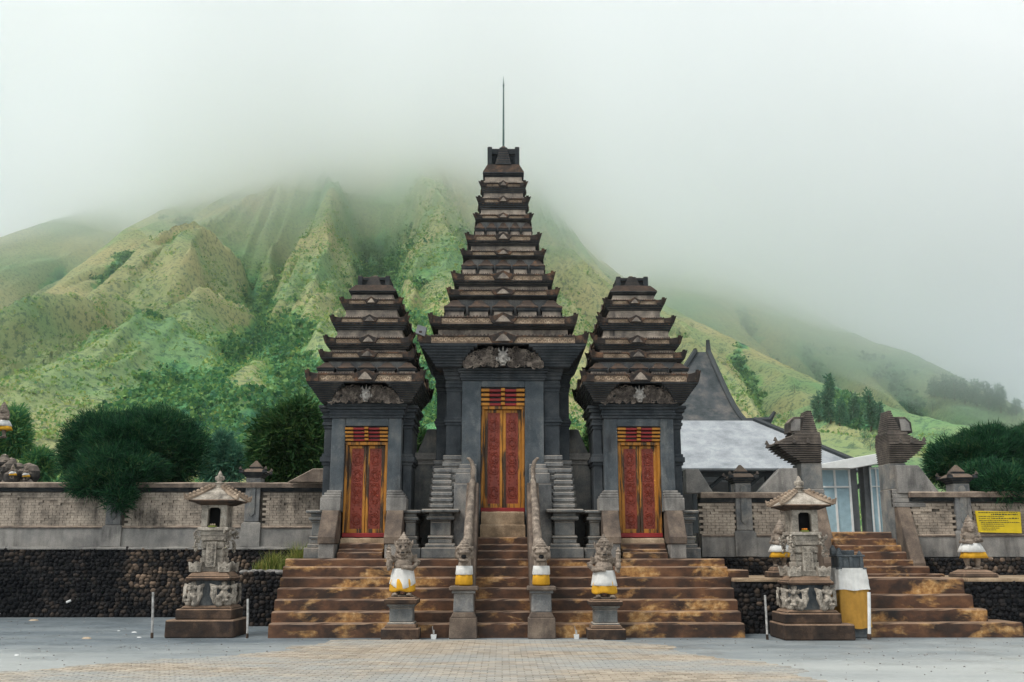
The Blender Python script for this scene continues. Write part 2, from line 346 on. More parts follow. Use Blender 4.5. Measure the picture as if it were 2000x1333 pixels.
# ------------------------------------------------------------------ mountains
def azel(px, py):
    d = ray(px, py); return math.atan2(d.x, d.y), math.atan2(d.z, math.hypot(d.x, d.y))
def interp_line(pts):
    a = sorted((azel(px, py) + (D,)) for px, py, D in pts)
    az = np.array([p[0] for p in a]); el = np.array([p[1] for p in a]); D = np.array([p[2] for p in a], float)
    return az, el, D
class Hill:
    def __init__(s, sky_pts, d0, z0, p, ridges=(), gullies=(), amp=0, rib=0):
        s.az, s.el, s.D = interp_line(sky_pts); s.d0, s.z0, s.p, s.amp, s.rib = d0, z0, p, amp, rib
        i_ = int(np.argmax(s.D*np.tan(s.el))); s.summit = (s.D[i_]*math.sin(s.az[i_]), s.D[i_]*math.cos(s.az[i_]))
        s.dry = .38 if len(ridges) > 8 else 0
        s.rg = [s.place(q) for q in ridges]; s.gl = [s.place(q) for q in gullies]
    def params(s, az):
        D = np.interp(az, s.az, s.D); e = np.interp(az, s.az, s.el)
        return D, CAM.z + D*np.tan(e)
    def base(s, az, d):
        D, zs = s.params(az); u = (d - s.d0) / (D - s.d0)
        uu = np.clip(u, 0, 1)
        z = s.z0 + (zs - s.z0) * uu**s.p
        return np.where(u > 1, zs - (d - D) * .5, z), u
    def place(s, line):
        out = []
        for px, py in line:
            a, e = azel(px, py); D, zs = s.params(a)
            ds = np.linspace(s.d0, float(D), 400); z, _ = s.base(a, ds)
            i = int(np.argmin(np.abs((z - CAM.z)/ds - math.tan(e))))
            out.append((ds[i]*math.sin(a), ds[i]*math.cos(a)))
        return np.array(out)
    def dist(s, lines, X, Y):
        r = np.full(X.shape, 1e9)
        for L in lines:
            for i in range(len(L) - 1):
                ax, ay = L[i]; bx, by = L[i+1]; dx, dy = bx-ax, by-ay; q = dx*dx+dy*dy + 1e-6
                t = np.clip(((X-ax)*dx + (Y-ay)*dy)/q, 0, 1)
                r = np.minimum(r, np.hypot(X-ax-t*dx, Y-ay-t*dy))
        return r
    def height(s, az, d):
        z, u = s.base(az, d); X = d*np.sin(az); Y = d*np.cos(az)
        veg = np.zeros_like(z)
        env = np.clip(u*2.2, 0, 1) * np.clip((1.02-u)*3, .05, 1)
        if s.rg:
            wx = (fbm(X/60, Y/60, 4)-.5)*14; wy = (fbm(X/60+40, Y/60, 4)-.5)*14
            dr = s.dist(s.rg, X+wx, Y+wy); dg = s.dist(s.gl, X+wx, Y+wy)
            t = dg/(dg+dr+1e-6); near = np.exp(-np.minimum(dr, dg)/170)
            z = z + s.amp*env*np.clip((.97-u)*5, 0, 1)*(.8*np.exp(-dr/50)-1.55*np.exp(-dg/20))*np.clip(d/420, .4, 1.15); veg = veg + 1.7*np.exp(-dg/7) - .3*np.exp(-dr/40) - .46
        # ribs that run down the slope, sharp crests
        sx, sy = s.summit; th = np.arctan2(X-sx, -(Y-sy)); rho = np.hypot(X-sx, Y-sy)
        wob = (fbm(X/90, Y/90, 3)-.5)*.16
        n1 = 1-np.abs(2*fbm(th*7+wob*7+20, rho/900+3, 2)-1)*2.1
        n2 = 1-np.abs(2*fbm(th*21+wob*21+50, rho/420+9, 3)-1)*1.9
        n3 = 1-np.abs(2*fbm(th*60+wob*40+90, rho/160+5, 3)-1)*1.9
        g_ = np.clip(rho/300, .25, 1.1)
        z = z + s.rib*env*((n1-.6)*1.5*g_*(1-.5*np.clip(az*5, 0, 1))+(n2-.6)*1.15*g_*(1-.5*np.clip(az*5, 0, 1))+(n3-.6)*.85*np.clip(rho/250, .3, 1))
        z = z + (fbm(X/22, Y/22, 5)-.5)*2.4*env + (fbm(X/6, Y/6, 3)-.5)*1.2*np.clip(d/150, .2, 1)
        veg = veg + (.6-n1)*.34 + (.6-n2)*.5 + (.6-n3)*.4 + (fbm(X/45, Y/45, 4)-.5)*1.2
        veg = veg - (0 if s.dry else .25)
        veg = veg - s.dry*np.clip((az-.06)*6, 0, 1) + .12*np.clip((-az-.1)*4, 0, 1)*np.clip(1.4-u*2, 0, 1)*(s.dry > 0)
        return z, veg
    def make(s, name, az0, az1, na, nd, back, mat):
        az = np.linspace(R(az0), R(az1), na); D, _ = s.params(az)
        u = np.linspace(0, 1, nd)**1.15
        nb = 14; ub = np.linspace(0, 1, nb+1)[1:]
        A = np.repeat(az[:, None], nd+nb, 1)
        DD = np.concatenate([s.d0 + (D[:, None]-s.d0)*u[None], D[:, None] + back*ub[None]], 1)
        z, veg = s.height(A, DD)
        z[:, 0] = -3
        V = np.stack([CAM.x + DD*np.sin(A), CAM.y + DD*np.cos(A), z], -1).reshape(-1, 3)
        n = nd+nb; I = (np.arange(na-1)[:, None]*n + np.arange(n-1)[None]).ravel()
        me = np_mesh(name, V, np.stack([I, I+n, I+n+1, I+1], 1), mat, True)
        at = me.attributes.new("veg", 'FLOAT', 'POINT'); at.data.foreach_set("value", veg.ravel().astype(np.float32))
        ob = bpy.data.objects.new(name, me); COL.objects.link(ob); ob['kind'] = 'structure'
        s.bmp = ob
        return ob
def terrain_mat(name, grass, green, shrub, rock):
    m = M(name, .95, .1)
    a = m.n("ShaderNodeAttribute", attribute_name="veg").outputs["Fac"]
    f = m.math('ADD', a, m.math('MULTIPLY', m.math('SUBTRACT', m.noise(.10, 8, .7), .5), 1.7))
    c = m.ramp(f, [(.0, rock), (.12, grass), (.38, green), (.72, shrub)])
    c = m.mix(m.ramp(m.noise(.012, 4, .6), [(.40, 0), (.62, .75)]), c, green)
    sp = m.ramp(m.noise(.55, 5, .75), [(.50, 0), (.60, 1)])
    c = m.mix(m.math('MULTIPLY', sp, .65), c, shrub)
    m.bump(m.mix(.5, m.noise(.5, 6, .75), m.noise(.09, 6, .7)), 1.0, 2.2)
    return m.col(c)
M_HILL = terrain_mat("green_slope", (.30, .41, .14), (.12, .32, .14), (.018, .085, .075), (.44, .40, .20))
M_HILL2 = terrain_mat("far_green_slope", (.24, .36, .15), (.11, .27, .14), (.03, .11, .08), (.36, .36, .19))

RIDG = [[(0,640),(120,548),(240,455),(400,385)], [(208,527),(307,450),(430,380)], [(0,722),(140,650),(270,590),(320,480),(430,380)],
        [(20,800),(180,700),(289,556)], [(388,746),(458,704),(529,623),(600,573),(617,506),(642,432),(600,345)], [(680,680),(645,623),(600,573)],
        [(460,800),(540,700),(600,600)], [(560,800),(610,700),(640,640)],
        [(780,600),(820,480),(875,422),(855,360)], [(875,422),(914,466),(930,560)], [(775,640),(790,540),(820,480)],
        [(1060,495),(1125,550),(1215,625),(1300,700),(1380,790)], [(1170,510),(1300,600),(1420,658),(1600,748)],
        [(1330,640),(1420,720),(1480,790)], [(905,350),(1040,440),(1170,520)]]
GULL = [[(483,446),(494,506),(504,541),(497,591),(469,640),(420,704),(380,760),(350,810)], [(564,422),(540,464),(529,513),(504,545)],
        [(720,371),(725,443),(722,499),(738,527),(765,590),(800,700)], [(753,371),(750,422),(743,478),(738,525)],
        [(0,680),(150,590),(260,500),(360,420)], [(0,770),(120,700),(250,640),(300,560)], [(342,661),(342,711),(330,780)],
        [(1440,640),(1480,730),(1500,770),(1550,830)], [(1080,520),(1170,600),(1260,700),(1320,800)], [(980,420),(1000,520),(1100,640)],
        [(60,640),(170,560),(250,480)], [(500,800),(560,700),(590,640)], [(600,800),(660,740),(660,640)], [(1640,760),(1740,830)]]
MT = Hill([(-900,1000,180), (-500,900,300), (-250,800,380), (0,640,450), (120,545,520), (240,450,600), (400,365,680), (600,290,740), (800,250,760),
           (1000,290,720), (1060,365,700), (1110,430,660), (1170,503,620), (1235,555,580), (1300,597,540), (1420,655,480), (1600,745,400), (1790,812,330),
           (1900,834,300), (2100,880,260), (2500,960,200), (3000,1010,160)], 46, -.5, 1.3, RIDG, GULL, 30, 7.5)
mt = MT.make("mountain", -48, 52, 900, 330, 260, M_HILL)
H2 = Hill([(1000,700,560), (1150,560,620), (1300,520,700), (1420,520,700), (1500,565,680), (1600,620,640), (1700,666,600), (1780,690,570), (1850,724,540), (1930,765,510),
           (1992,795,480), (2150,850,430), (2600,960,380), (3200,1020,300)], 300, -.5, 1.2,
          [[(1500,600),(1640,700),(1760,790)], [(1560,600),(1700,690),(1850,790),(1950,850)], [(1400,600),(1500,700),(1600,780)]],
          [[(1560,660),(1660,760),(1720,810)], [(1450,600),(1560,720),(1640,790)], [(1740,720),(1850,830)]], 22, 6)
h2 = H2.make("far_hill", 2, 60, 330, 120, 200, M_HILL2)
H3 = Hill([(-1500,1020,400), (-900,850,560), (-500,700,640), (-250,560,680), (-50,480,720), (100,430,760), (300,380,820), (500,330,840), (800,400,800), (1000,600,700)], 420, -.5, 1.2,
          [[(0,560),(150,480)], [(0,620),(100,540),(200,470)]], [[(0,590),(120,510)], [(0,650),(80,590)]], 26, 8)
h3 = H3.make("misty_left_hill", -55, 2, 300, 110, 200, M_HILL2)

# grass and shrubs growing on the slopes: countless, one object each
def scatter_tufts(name, hill, n, az0, az1, u0, u1, size, mat, thr, leaves=9, label=None, pw=1.0, seed=3, flat=.6):
    r = np.random.RandomState(seed)
    az = R(az0) + r.rand(n*4)*R(az1-az0); D, _ = hill.params(az); u = u0 + (u1-u0)*r.rand(n*4)**pw
    d = hill.d0 + (D-hill.d0)*u; z, veg = hill.height(az, d)
    X = d*np.sin(az); Y = d*np.cos(az)
    k = np.where(veg + (fbm(X/9, Y/9, 4)-.5)*1.6 > thr)[0][:n]
    c = np.stack([CAM.x+X[k], CAM.y+Y[k], z[k]], -1); m = len(k)
    s = size*(.45+r.rand(m)**2*1.2)*(.3 + .7*np.clip(d[k]/260, 0, 1.3))
    q = r.randn(m, leaves, 3)*[.42, .42, .3]; q[:, :, 2] = np.abs(q[:, :, 2])*flat/.6
    ctr = c[:, None]+q*s[:, None, None]
    a = r.randn(m, leaves, 3); a /= np.linalg.norm(a, axis=-1, keepdims=True)
    b = r.randn(m, leaves, 3); b -= (a*b).sum(-1, keepdims=True)*a; b /= np.linalg.norm(b, axis=-1, keepdims=True)
    h = s[:, None, None]*(.11+.11*r.rand(m, leaves, 1))
    tri = np.stack([ctr-a*h-b*h*.6, ctr+a*h-b*h*.6, ctr+a*h*.7+b*h, ctr-a*h*.7+b*h*.9], 2).reshape(-1, 3)
    Fc = np.arange(len(tri)).reshape(-1, 4)
    ob = bpy.data.objects.new(name, np_mesh(name, tri, Fc, mat)); COL.objects.link(ob)
    return tag(ob, label, kind='stuff')
scatter_tufts("slope_shrubs", MT, 42000, -31, 31, .05, .95, 1.9, M_SHRUB, .22, 17, "low green shrubs covering the mountain slope", .8)
scatter_tufts("slope_grass", MT, 30000, -31, 31, .03, .7, 1.3, M_GRASSY, -.9, 9, "pale green grass tufts on the near mountain slope", .9, 5)
scatter_tufts("far_hill_shrubs", H2, 2500, 12, 31, .1, .98, 4.0, M_FARTREE, .15, 8, "dark low shrubs dotted over the far hill", .8, 9)

# ------------------------------------------------------------------ cloud that lies on the summit and the thin haze below it
def vol_mat(name, dens, col=(1, 1, 1), an=.9):
    m = bpy.data.materials.new(name); m.use_nodes = True; t = m.node_tree; t.nodes.clear()
    o = t.nodes.new("ShaderNodeOutputMaterial"); v = t.nodes.new("ShaderNodeVolumePrincipled")
    v.inputs["Density"].default_value = dens; v.inputs["Color"].default_value = (*col, 1); v.inputs["Anisotropy"].default_value = an
    t.links.new(v.outputs[0], o.inputs["Volume"]); return m
def cloud(name, dens, pts, drop, thick, wob, seed, d0=230, label=None, col=(1, 1, 1)):
    """pts: (px, py, distance) where the underside of the cloud meets the slopes"""
    a = sorted(azel(px, py) + (D,) for px, py, D in pts)
    A = np.array([p[0] for p in a]); Zs = np.array([CAM.z + p[2]*math.tan(p[1]) for p in a])
    na, nd = 340, 90
    az = np.linspace(R(-80), R(80), na); d = np.linspace(d0, 1000, nd)
    zl_ = np.interp(az, A, Zs); ker = np.exp(-np.linspace(-2, 2, 21)**2); ker /= ker.sum()
    zl_ = np.convolve(np.pad(zl_, 10, mode='edge'), ker, mode='valid')
    AA, DD = np.meshgrid(az, d, indexing='ij'); X = DD*np.sin(AA); Y = DD*np.cos(AA)
    zb = zl_[:, None] - drop + (fbm(X/130+seed, Y/130, 4)-.5)*wob*2 + (fbm(X/38+seed, Y/38, 3)-.5)*wob*1.3 + (fbm(X/15+seed, Y/15, 2)-.5)*wob*.6
    edge = np.clip((DD-d0)/140, 0, 1)
    zb = zb + (1-edge)**2*40
    zt = zb + thick*(.12+.88*np.sqrt(edge)) + 1
    V = np.concatenate([np.stack([CAM.x+X, CAM.y+Y, zb], -1).reshape(-1, 3), np.stack([CAM.x+X, CAM.y+Y, zt], -1).reshape(-1, 3)])
    I = (np.arange(na-1)[:, None]*nd+np.arange(nd-1)[None]).ravel(); N = na*nd
    F = [np.stack([I, I+1, I+nd+1, I+nd], 1), np.stack([I+N, I+N+nd, I+N+nd+1, I+N+1], 1)]
    for j in (0, nd-1):
        q = np.arange(na-1)*nd+j
        F.append(np.stack([q, q+nd, q+nd+N, q+N], 1) if j == 0 else np.stack([q, q+N, q+nd+N, q+nd], 1))
    for i in (0, na-1):
        q = i*nd+np.arange(nd-1)
        F.append(np.stack([q, q+N, q+1+N, q+1], 1) if i == 0 else np.stack([q, q+1, q+1+N, q+N], 1))
    ob = bpy.data.objects.new(name, np_mesh(name, V, np.concatenate(F), vol_mat(name+"_vapour", dens, col), True)); COL.objects.link(ob)
    return tag(ob, label, kind='stuff')
FOG = [(-1500,500,600), (-300,390,700), (0,370,740), (120,360,740), (240,365,740), (330,378,0), (400,385,0), (500,360,0), (600,345,0), (700,338,0), (800,338,0), (900,345,0), (980,358,0), (1060,395,0), (1150,430,600),
       (1300,500,640), (1450,545,640), (1600,570,620), (1800,585,580), (2000,590,540), (3000,590,500)]
def surf_d(px, py):
    a, e = azel(px, py); D, _z = MT.params(a); ds = np.linspace(MT.d0, float(D), 400)
    z, _v = MT.height(np.full_like(ds, a), ds); ok = np.arctan2(z-CAM.z, ds) >= e
    return ds[int(np.argmax(ok))] if ok.any() else float(D)
FOG = [(a_, b_, c_ or surf_d(a_, b_)) for a_, b_, c_ in FOG]
cloud("cloud", .042, FOG, 24, 58, 9, 3, label="thick white cloud hiding the mountain summit")
cloud("thin_cloud", .0062, FOG, 78, 100, 13, 8, label="thin bluish mist hanging under the cloud", col=(.965, .99, 1))
hb = B(); hb.box(-1400, 1400, -60, 1300, -5, 520)
tag(hb.build("haze", vol_mat("haze_air", .00034, (.95, .985, 1))), "thin pale haze in the air over the whole valley", kind='stuff')

# ------------------------------------------------------------------ ground
def ground_mat():
    m = M("grey_volcanic_sand", .6, .35)
    c = m.ramp(m.noise(.7, 7, .65, m.pos((.35, 1.1, 1))), [(.3, (.085, .11, .13)), (.5, (.135, .16, .18)), (.7, (.20, .225, .24))])
    # paler tone towards the front of the square, broken up by noise
    sp = m.n("ShaderNodeSeparateXYZ"); m.l(m.pos(), sp.inputs[0])
    fy = m.math('ADD', m.math('MULTIPLY', sp.outputs[1], -.075), m.noise(.5, 5, .6, m.pos((.3, 1, 1))))
    c = m.mix(m.ramp(fy, [(.52, 0), (.95, .9)]), c, (.40, .415, .405))
    m.bump(m.mix(.5, m.noise(60, 6, .7), m.noise(5, 5, .6)), .35, .01)
    m.l(m.ramp(m.noise(1.3, 4), [(.35, .35), (.65, .8)]), m.b.inputs["Roughness"])
    return m.col(c)
M_SAND = ground_mat()
def paver_mat():
    m = M("beige_paver", .6, .3)
    oi = m.n("ShaderNodeObjectInfo"); g = m.n("ShaderNodeNewGeometry")
    r = m.math('FRACT', m.math('ADD', oi.outputs["Random"], g.outputs["Random Per Island"]))
    c = m.ramp(r, [(.0, (.25, .21, .16)), (.5, (.36, .30, .235)), (1, (.46, .39, .31))])
    c = m.mix(m.ramp(m.noise(.8, 6, .65, m.pos((.3, 1, 1))), [(.42, 0), (.58, .75)]), c, (.31, .33, .335))
    m.bump(m.noise(60, 5, .7), .3, .006)
    return m.col(c)
M_PAVER = paver_mat()
g = B(); N_ = 3200
g.add([(-N_, -400, 0), (N_, -400, 0), (N_, 3000, 0), (-N_, 3000, 0)], [(0, 1, 2, 3)])
g = g.build("ground", M_SAND); tag(g, "grey volcanic sand and paved square before the temple", kind='structure')
# pavers: laid over the middle of the square, sand drifts over their edges
pm = B(); pm.fr(0, 0, 0, .016, .097, .091, .0465, .042); pme = pm.mesh("paver", mats=[M_PAVER])
spots = []
for j in range(-75, -4):
    for i in range(-44, 36):
        x = i*.205 + (.1 if j % 2 else 0); y = j*.1
        lo = -2.3 - 4.2*((-y-1)/6.2) - 1.7*vnoise(np.array(x*.2+y*.9), np.array(y*.7)); hi = 1.3 + 3.0*((-y-.6)/7) + 1.4*float(vnoise(np.array(y*1.1+5), np.array(3.3)))
        if lo < x < hi and -y > .42 + .25*float(vnoise(np.array(x*.8), np.array(1.7))):
            spots.append((x, y))
spots.sort(key=lambda p: p[1])
vis = [p for p in spots if p[1] > -7.0]
for k, (x, y) in enumerate(vis[:300]):
    o = inst("paver", pme, (x, y, .001+rnd.uniform(0, .003)), g, rot=(rnd.uniform(-.012, .012), rnd.uniform(-.012, .012), rnd.uniform(-.02, .02)))
pf = B()
for x, y in vis[300:]: pf.fr(x, y, .0005, .014+rnd.uniform(0, .005), .097, .091, .0465, .042)
tag(pf.build("paver_field", M_PAVER, g), kind='stuff')

# ------------------------------------------------------------------ retaining walls of dark cobbles
def stone_meshes(n=6, seed=5):
    r = random.Random(seed); out = []
    base = bpy.data.meshes.new("tmp")
    import bmesh
    for k in range(n):
        bm = bmesh.new(); bmesh.ops.create_icosphere(bm, subdivisions=2, radius=.5)
        bmesh.ops.delete(bm, geom=[v for v in bm.verts if v.co.y > .2], context='VERTS')
        for v in bm.verts:
            v.co = Vector((v.co.x*r.uniform(.9, 1.12), v.co.y*.75, v.co.z*r.uniform(.88, 1.12)))
            v.co += Vector((r.uniform(-.03, .03), r.uniform(-.03, .03), r.uniform(-.03, .03)))
        me = bpy.data.meshes.new("stone"); bm.to_mesh(me); bm.free()
        me.polygons.foreach_set("use_smooth", [True]*len(me.polygons)); me.materials.append(M_COBBLE); out.append(me)
    return out
STONES = stone_meshes()
SV = [(np.array([v.co[:] for v in m.vertices]), [tuple(p.vertices) for p in m.polygons]) for m in STONES]
def stone_fill(parent, p0, p1, z0, z1, size=.125, limit=300, slope=0, top=None):
    """cobbles on a vertical face from p0 to p1 (xy), outward = right-hand side of p0->p1 rotated to -y"""
    p0 = Vector((*p0, 0)); p1 = Vector((*p1, 0)); L = (p1-p0).length; u = (p1-p0)/L; ang = math.atan2(u.y, u.x)
    cells = []; z = z0+size*.35; row = 0
    while z < z1:
        x = -rnd.random()*size
        hgt = size*rnd.uniform(.75, 1.0)
        while x < L:
            wd = size*rnd.uniform(.75, 1.35)
            if 0 < x+wd/2 < L: cells.append((x+wd/2, z+rnd.uniform(-.2, .2)*size, wd*1.02, hgt*rnd.uniform(.9, 1.3)))
            x += wd
        z += hgt*.86; row += 1
    rnd.shuffle(cells)
    jb = B(); jb.sm = True
    for k, (x, z, wd, h) in enumerate(cells):
        c = p0+u*x; c.z = z; i = rnd.randrange(6); dy = rnd.uniform(-.02, .02)
        c += Vector((u.y, -u.x, 0))*dy
        if k < limit:
            o = inst("stone", STONES[i], c, parent, rot=(0, 0, ang), sc=(wd, size*1.1, h))
        else:
            V, Fc = SV[i]; ca, sa = math.cos(ang), math.sin(ang)
            X = V[:, 0]*wd; Y = V[:, 1]*size*1.1; Z = V[:, 2]*h
            jb.add(np.stack([c.x+X*ca-Y*sa, c.y+X*sa+Y*ca, c.z+Z], -1).tolist(), Fc)
    if jb.v: tag(jb.build("stone_mass", M_COBBLE, parent, smooth=True), kind='stuff')
M_CORE = plain("dark_earth_core", (.02, .02, .021), .95)

YL = 6.6                                            # face of the left retaining wall
zc = Zp(1072, YL); xl0 = -18.5
rw = thing("retaining_wall", "long dark cobblestone retaining wall under the left brick wall, white litter caught in it", "stone wall", (-9, YL, 0))
b = B(); b.box(xl0, -4.75, YL, YL+.6, 0, zc-.02); b.build("core", M_CORE, rw)
stone_fill(rw, (xl0+4.5, YL), (-4.8, YL), 0, zc-.03, .13, 300)
b = B(); b.slab(xl0, -4.75, YL-.06, YL+.6, zc-.02, zc+.05, .3, .02); b.build("cap", M_CONC, rw)
# planter block of cobbles left of the wide steps
PBx0, PBx1 = Xp(474, 3.3), -4.78
zp = Zp(1119, 3.3)
pb = thing("cobble_planter", "low dark cobble block with rubble top between left shrine and the wide steps", "stone wall", ((PBx0+PBx1)/2, 3.3, 0))
b = B(); b.box(PBx0, PBx1, 3.3, YL-.05, 0, zp); b.build("core", M_CORE, pb)
stone_fill(pb, (PBx0, 3.3), (PBx1, 3.3), 0, zp, .12, 120)
b = B()
for k in range(60):
    x = rnd.uniform(PBx0, PBx1); y = rnd.uniform(3.3, 4.6); s_ = rnd.uniform(.05, .14)
    b.ell((x, y, zp+.01), (s_, s_, s_*.45), 7, 4)
tag(b.build("rubble", M_CONC, pb), kind='stuff')

# right retaining walls: upper behind the ledge and lower in front
zl = Zp(1134, 1.25)                                 # ledge height
ZT = 1.52                                           # temple terrace height
def rwall(name, label, x0, x1, Y, z0, z1, depth, cap=None, size=.12, lim=220):
    t = thing(name, label, "stone wall", ((x0+x1)/2, Y, z0))
    b = B(); b.box(x0, x1, Y, Y+depth, z0-.02, z1-.02); b.build("core", M_CORE, t)
    stone_fill(t, (x0, Y), (x1, Y), z0, z1-.02, size, lim)
    if cap:
        b = B(); b.slab(x0, x1, Y-.05, Y+depth, z1-.02, z1+.05, .3, .012); b.build("cap", cap, t)
    return t
rwall("retaining_wall", "dark cobble wall between the wide steps and the right shrine", 4.86, Xp(1612, 1.0), 1.0, 0, zl, 3.0, M_CURB)
rwall("retaining_wall", "dark cobble wall to the right of the narrow right staircase, below the small skirted statue", Xp(1884, 1.0), 13.0, 1.0, 0, zl, 3.0, M_CURB)
YR = 4.3
zr = Zp(1088, YR)
rwall("retaining_wall", "upper dark cobble band under the brick wall right of the right gate tower", 4.9, Xp(1612, YR), YR, zl, zr, .5)
rwall("retaining_wall", "upper dark cobble band under the brick wall that carries the yellow board", Xp(1800, YR), 15.0, YR, zl, zr, .5)

# ------------------------------------------------------------------ brick perimeter walls
bm_ = B(); bm_.fr(0, 0, -.033, .033, .0925, .0925, .03, .03); BRICK = None
bb = B(); bb.box(-.0925, .0925, -.03, .03, -.031, .031); BRICK = bb.mesh("brick", mats=[M_BRICK])
def brick_wall(name, label, x0, x1, Y, zb, zt, posts=(), lim=300, plinth=.55, hidden=(), phase=0):
    """plinth, brick field with a stepped outline, three-layer coping"""
    t = thing(name, label, "brick wall", ((x0+x1)/2, Y, zb))
    H = zt-zb; zpl = zb+plinth; zco = zt-.24
    b = B(); b.box(x0, x1, Y+.03, Y+.35, zb, zt-.1); b.build("backing", M_MORTAR, t)
    b = B(); b.slab(x0, x1, Y-.05, Y+.3, zb, zpl-.06, .9, .004); b.build("plinth", M_CONC, t)
    b = B(); b.slab(x0, x1, Y-.075, Y+.3, zpl-.06, zpl, .3, .006); b.build("ledge", M_COPE, t)
    b = B(); b.box(x0, x1, Y-.02, Y+.3, zco, zco+.05); b.box(x0, x1, Y-.06, Y+.33, zco+.05, zco+.1)
    b.build("moulding", M_CORB, t)
    b = B(); b.slab(x0, x1, Y-.13, Y+.4, zco+.1, zt, .35, .012); b.build("coping", M_COPE, t)
    rows = int((zco-zpl)/.068); cells = []
    edges = [x0]+sorted(posts)+[x1]
    for (a, c) in zip(edges[:-1], edges[1:]):
        a2 = a+(.2 if a != x0 else 0); c2 = c-(.2 if c != x1 else 0)
        for j in range(rows):
            z = zpl+.034+j*.068
            off = (j % 2)*.0975; n = int((c2-a2)/.195)+2
            for i in range(n):
                x = a2+i*.195-off+.05
                if x < a2+.03 or x > c2-.03: continue
                # stepped groove: courses above it are set back
                q = abs(((x-a)/(c-a)*2+phase) % 2-1); lim_z = rows*.62+rows*.30*math.floor((1-abs(2*q-1))*5)/5
                back = .022 if j > lim_z else 0
                if abs(j-lim_z) < .55: back = .055
                if rnd.random() < .04: back += .02
                cells.append((x, z, back))
    rnd.shuffle(cells); jb = B(); k = 0
    for (x, z, back) in cells:
        y = Y+back+rnd.uniform(-.005, .005)
        if any(h0 < x < h1 for h0, h1 in hidden): continue
        if k < lim: inst("brick", BRICK, (x, y, z), t); k += 1
        else: jb.box(x-.0925, x+.0925, y-.03, y+.03, z-.031, z+.031)
    if jb.v: tag(jb.build("brick_field", M_BRICK, t), kind='stuff')
    return t
def wall_post(t_label, X, Y, zb, zt, w=.2, cap=True, group=None):
    t = thing("wall_pillar", t_label, "pillar", (X, Y, zb), group)
    H = zt-zb
    b = B(); b.box(X-w*1.32, X+w*1.32, Y-.12, Y+.4, zb, zb+H*.33); b.fr(X, Y+.14, zb+H*.33, zb+H*.36, w*1.3, w*1.02, .24, .2)
    b.build("base", M_CONC, t, .012)
    b = B(); b.box(X-w, X+w, Y-.08, Y+.36, zb+H*.36, zt); b.build("shaft", M_PLINTH, t, .012)
    b = B(); q = w*.42
    b.prism([(X-q, zb+H*.48), (X, zb+H*.43), (X+q, zb+H*.48), (X+q, zt-.12), (X+q*.5, zt-.05), (X-q*.5, zt-.05), (X-q, zt-.12)], 'y', Y-.11, Y-.06)
    b.build("inset_panel", M_ANDESITE_L, t, .01)
    if cap:
        c = B(); yc = Y+.14
        for i, (a, z) in enumerate(((1.05, 0), (1.22, .05), (1.45, .10))): c.fr(X, yc, zt+z, zt+z+.05, w*a, w*(a+.08))
        c.fr(X, yc, zt+.15, zt+.25, w*1.7, w*1.0); c.fr(X, yc, zt+.25, zt+.30, w*.7, w*.75); c.fr(X, yc, zt+.30, zt+.48, w*.8, w*.12)
        for sx in (-1, 1):
            for sy in (-1, 1):
                px_, py_ = X+sx*w*1.55, yc+sy*w*1.55
                c.fr(px_, py_, zt+.13, zt+.22, .06, .05); c.fr(px_+sx*.03, py_+sy*.03, zt+.22, zt+.30, .045, .012)
        c.build("cap", M_CORB, t, .008)
    return t
zbt = Zp(943, YL)
brick_wall("brick_wall", "long pale brick wall on the left, above the cobbles, with stepped brick outlines and grey plinth", xl0, -4.3, YL+.1, zc+.05, zbt,
           posts=[Xp(224, YL), Xp(495, YL)], hidden=[(-99, Xp(-60, YL))], phase=.3)
wall_post("plain grey wall pillar half hidden under the overhanging dark bush", Xp(224, YL+.1, 1000), YL+.1, zc+.05, zbt-.1, cap=False)
wall_post("tall grey wall pillar with crown cap just right of the left shrine", Xp(496, YL+.1, 950), YL+.1, zc+.05, Zp(934, YL))
YRb = YR+.1
zb2, zt2 = zr+.0, Zp(962, YRb)
brick_wall("brick_wall", "pale brick wall between the right gate tower and the right staircase", 4.9, Xp(1590, YRb, 1000), YRb, zb2, zt2, posts=[Xp(1452, YRb, 1000)], lim=260, phase=.8)
wall_post("grey wall pillar with crown cap left of the right shrine", Xp(1452, YRb, 1000), YRb, zb2, Zp(945, YRb))
brick_wall("brick_wall", "pale brick wall right of the split gate behind the yellow board", Xp(1778, YRb, 1000), 13.5, YRb, zb2, zt2+.02, posts=[Xp(1880, YRb, 1000)], lim=300, phase=1.3)
wall_post("grey wall pillar with crown cap behind the small statue, left of the yellow board", Xp(1880, YRb, 1000), YRb, zb2, Zp(945, YRb))
def wedge(label, x0, x1, xt0, xt1, Y, z0, z1, mat=M_COPE):
    b = B(); b.prism([(x0, z0), (x1, z0), (xt1, z1), (xt0, z1)], 'y', Y, Y+.35)
    t = b.build("wall_wing", mat, bevel=.015, loc=((x0+x1)/2, Y, z0)); tag(t, label, "wall wing")
wedge("sloping grey stone wing on the wall left of the left gate tower", Xp(556, 5.9, 940), Xp(640, 5.9, 940), Xp(606, 5.9, 940), Xp(640, 5.9, 940), 6.2, zbt-.02, Zp(914, 5.9))
wedge("sloping grey stone wing on the wall right of the right gate tower", Xp(1340, YRb, 950), Xp(1394, YRb, 950), Xp(1340, YRb, 950), Xp(1366, YRb, 950), YRb+.02, zt2-.02, Zp(916, YRb), M_CONC)
wedge("sloping grey stone wing left of the split gate", Xp(1478, YRb, 950), Xp(1560, YRb, 950), Xp(1528, YRb, 950), Xp(1560, YRb, 950), YRb+.02, zt2-.02, Zp(914, YRb), M_CONC)
wedge("sloping grey stone wing right of the split gate", Xp(1755, YRb, 950), Xp(1836, YRb, 950), Xp(1755, YRb, 950), Xp(1798, YRb, 950), YRb+.02, zt2-.02, Zp(908, YRb), M_CONC)

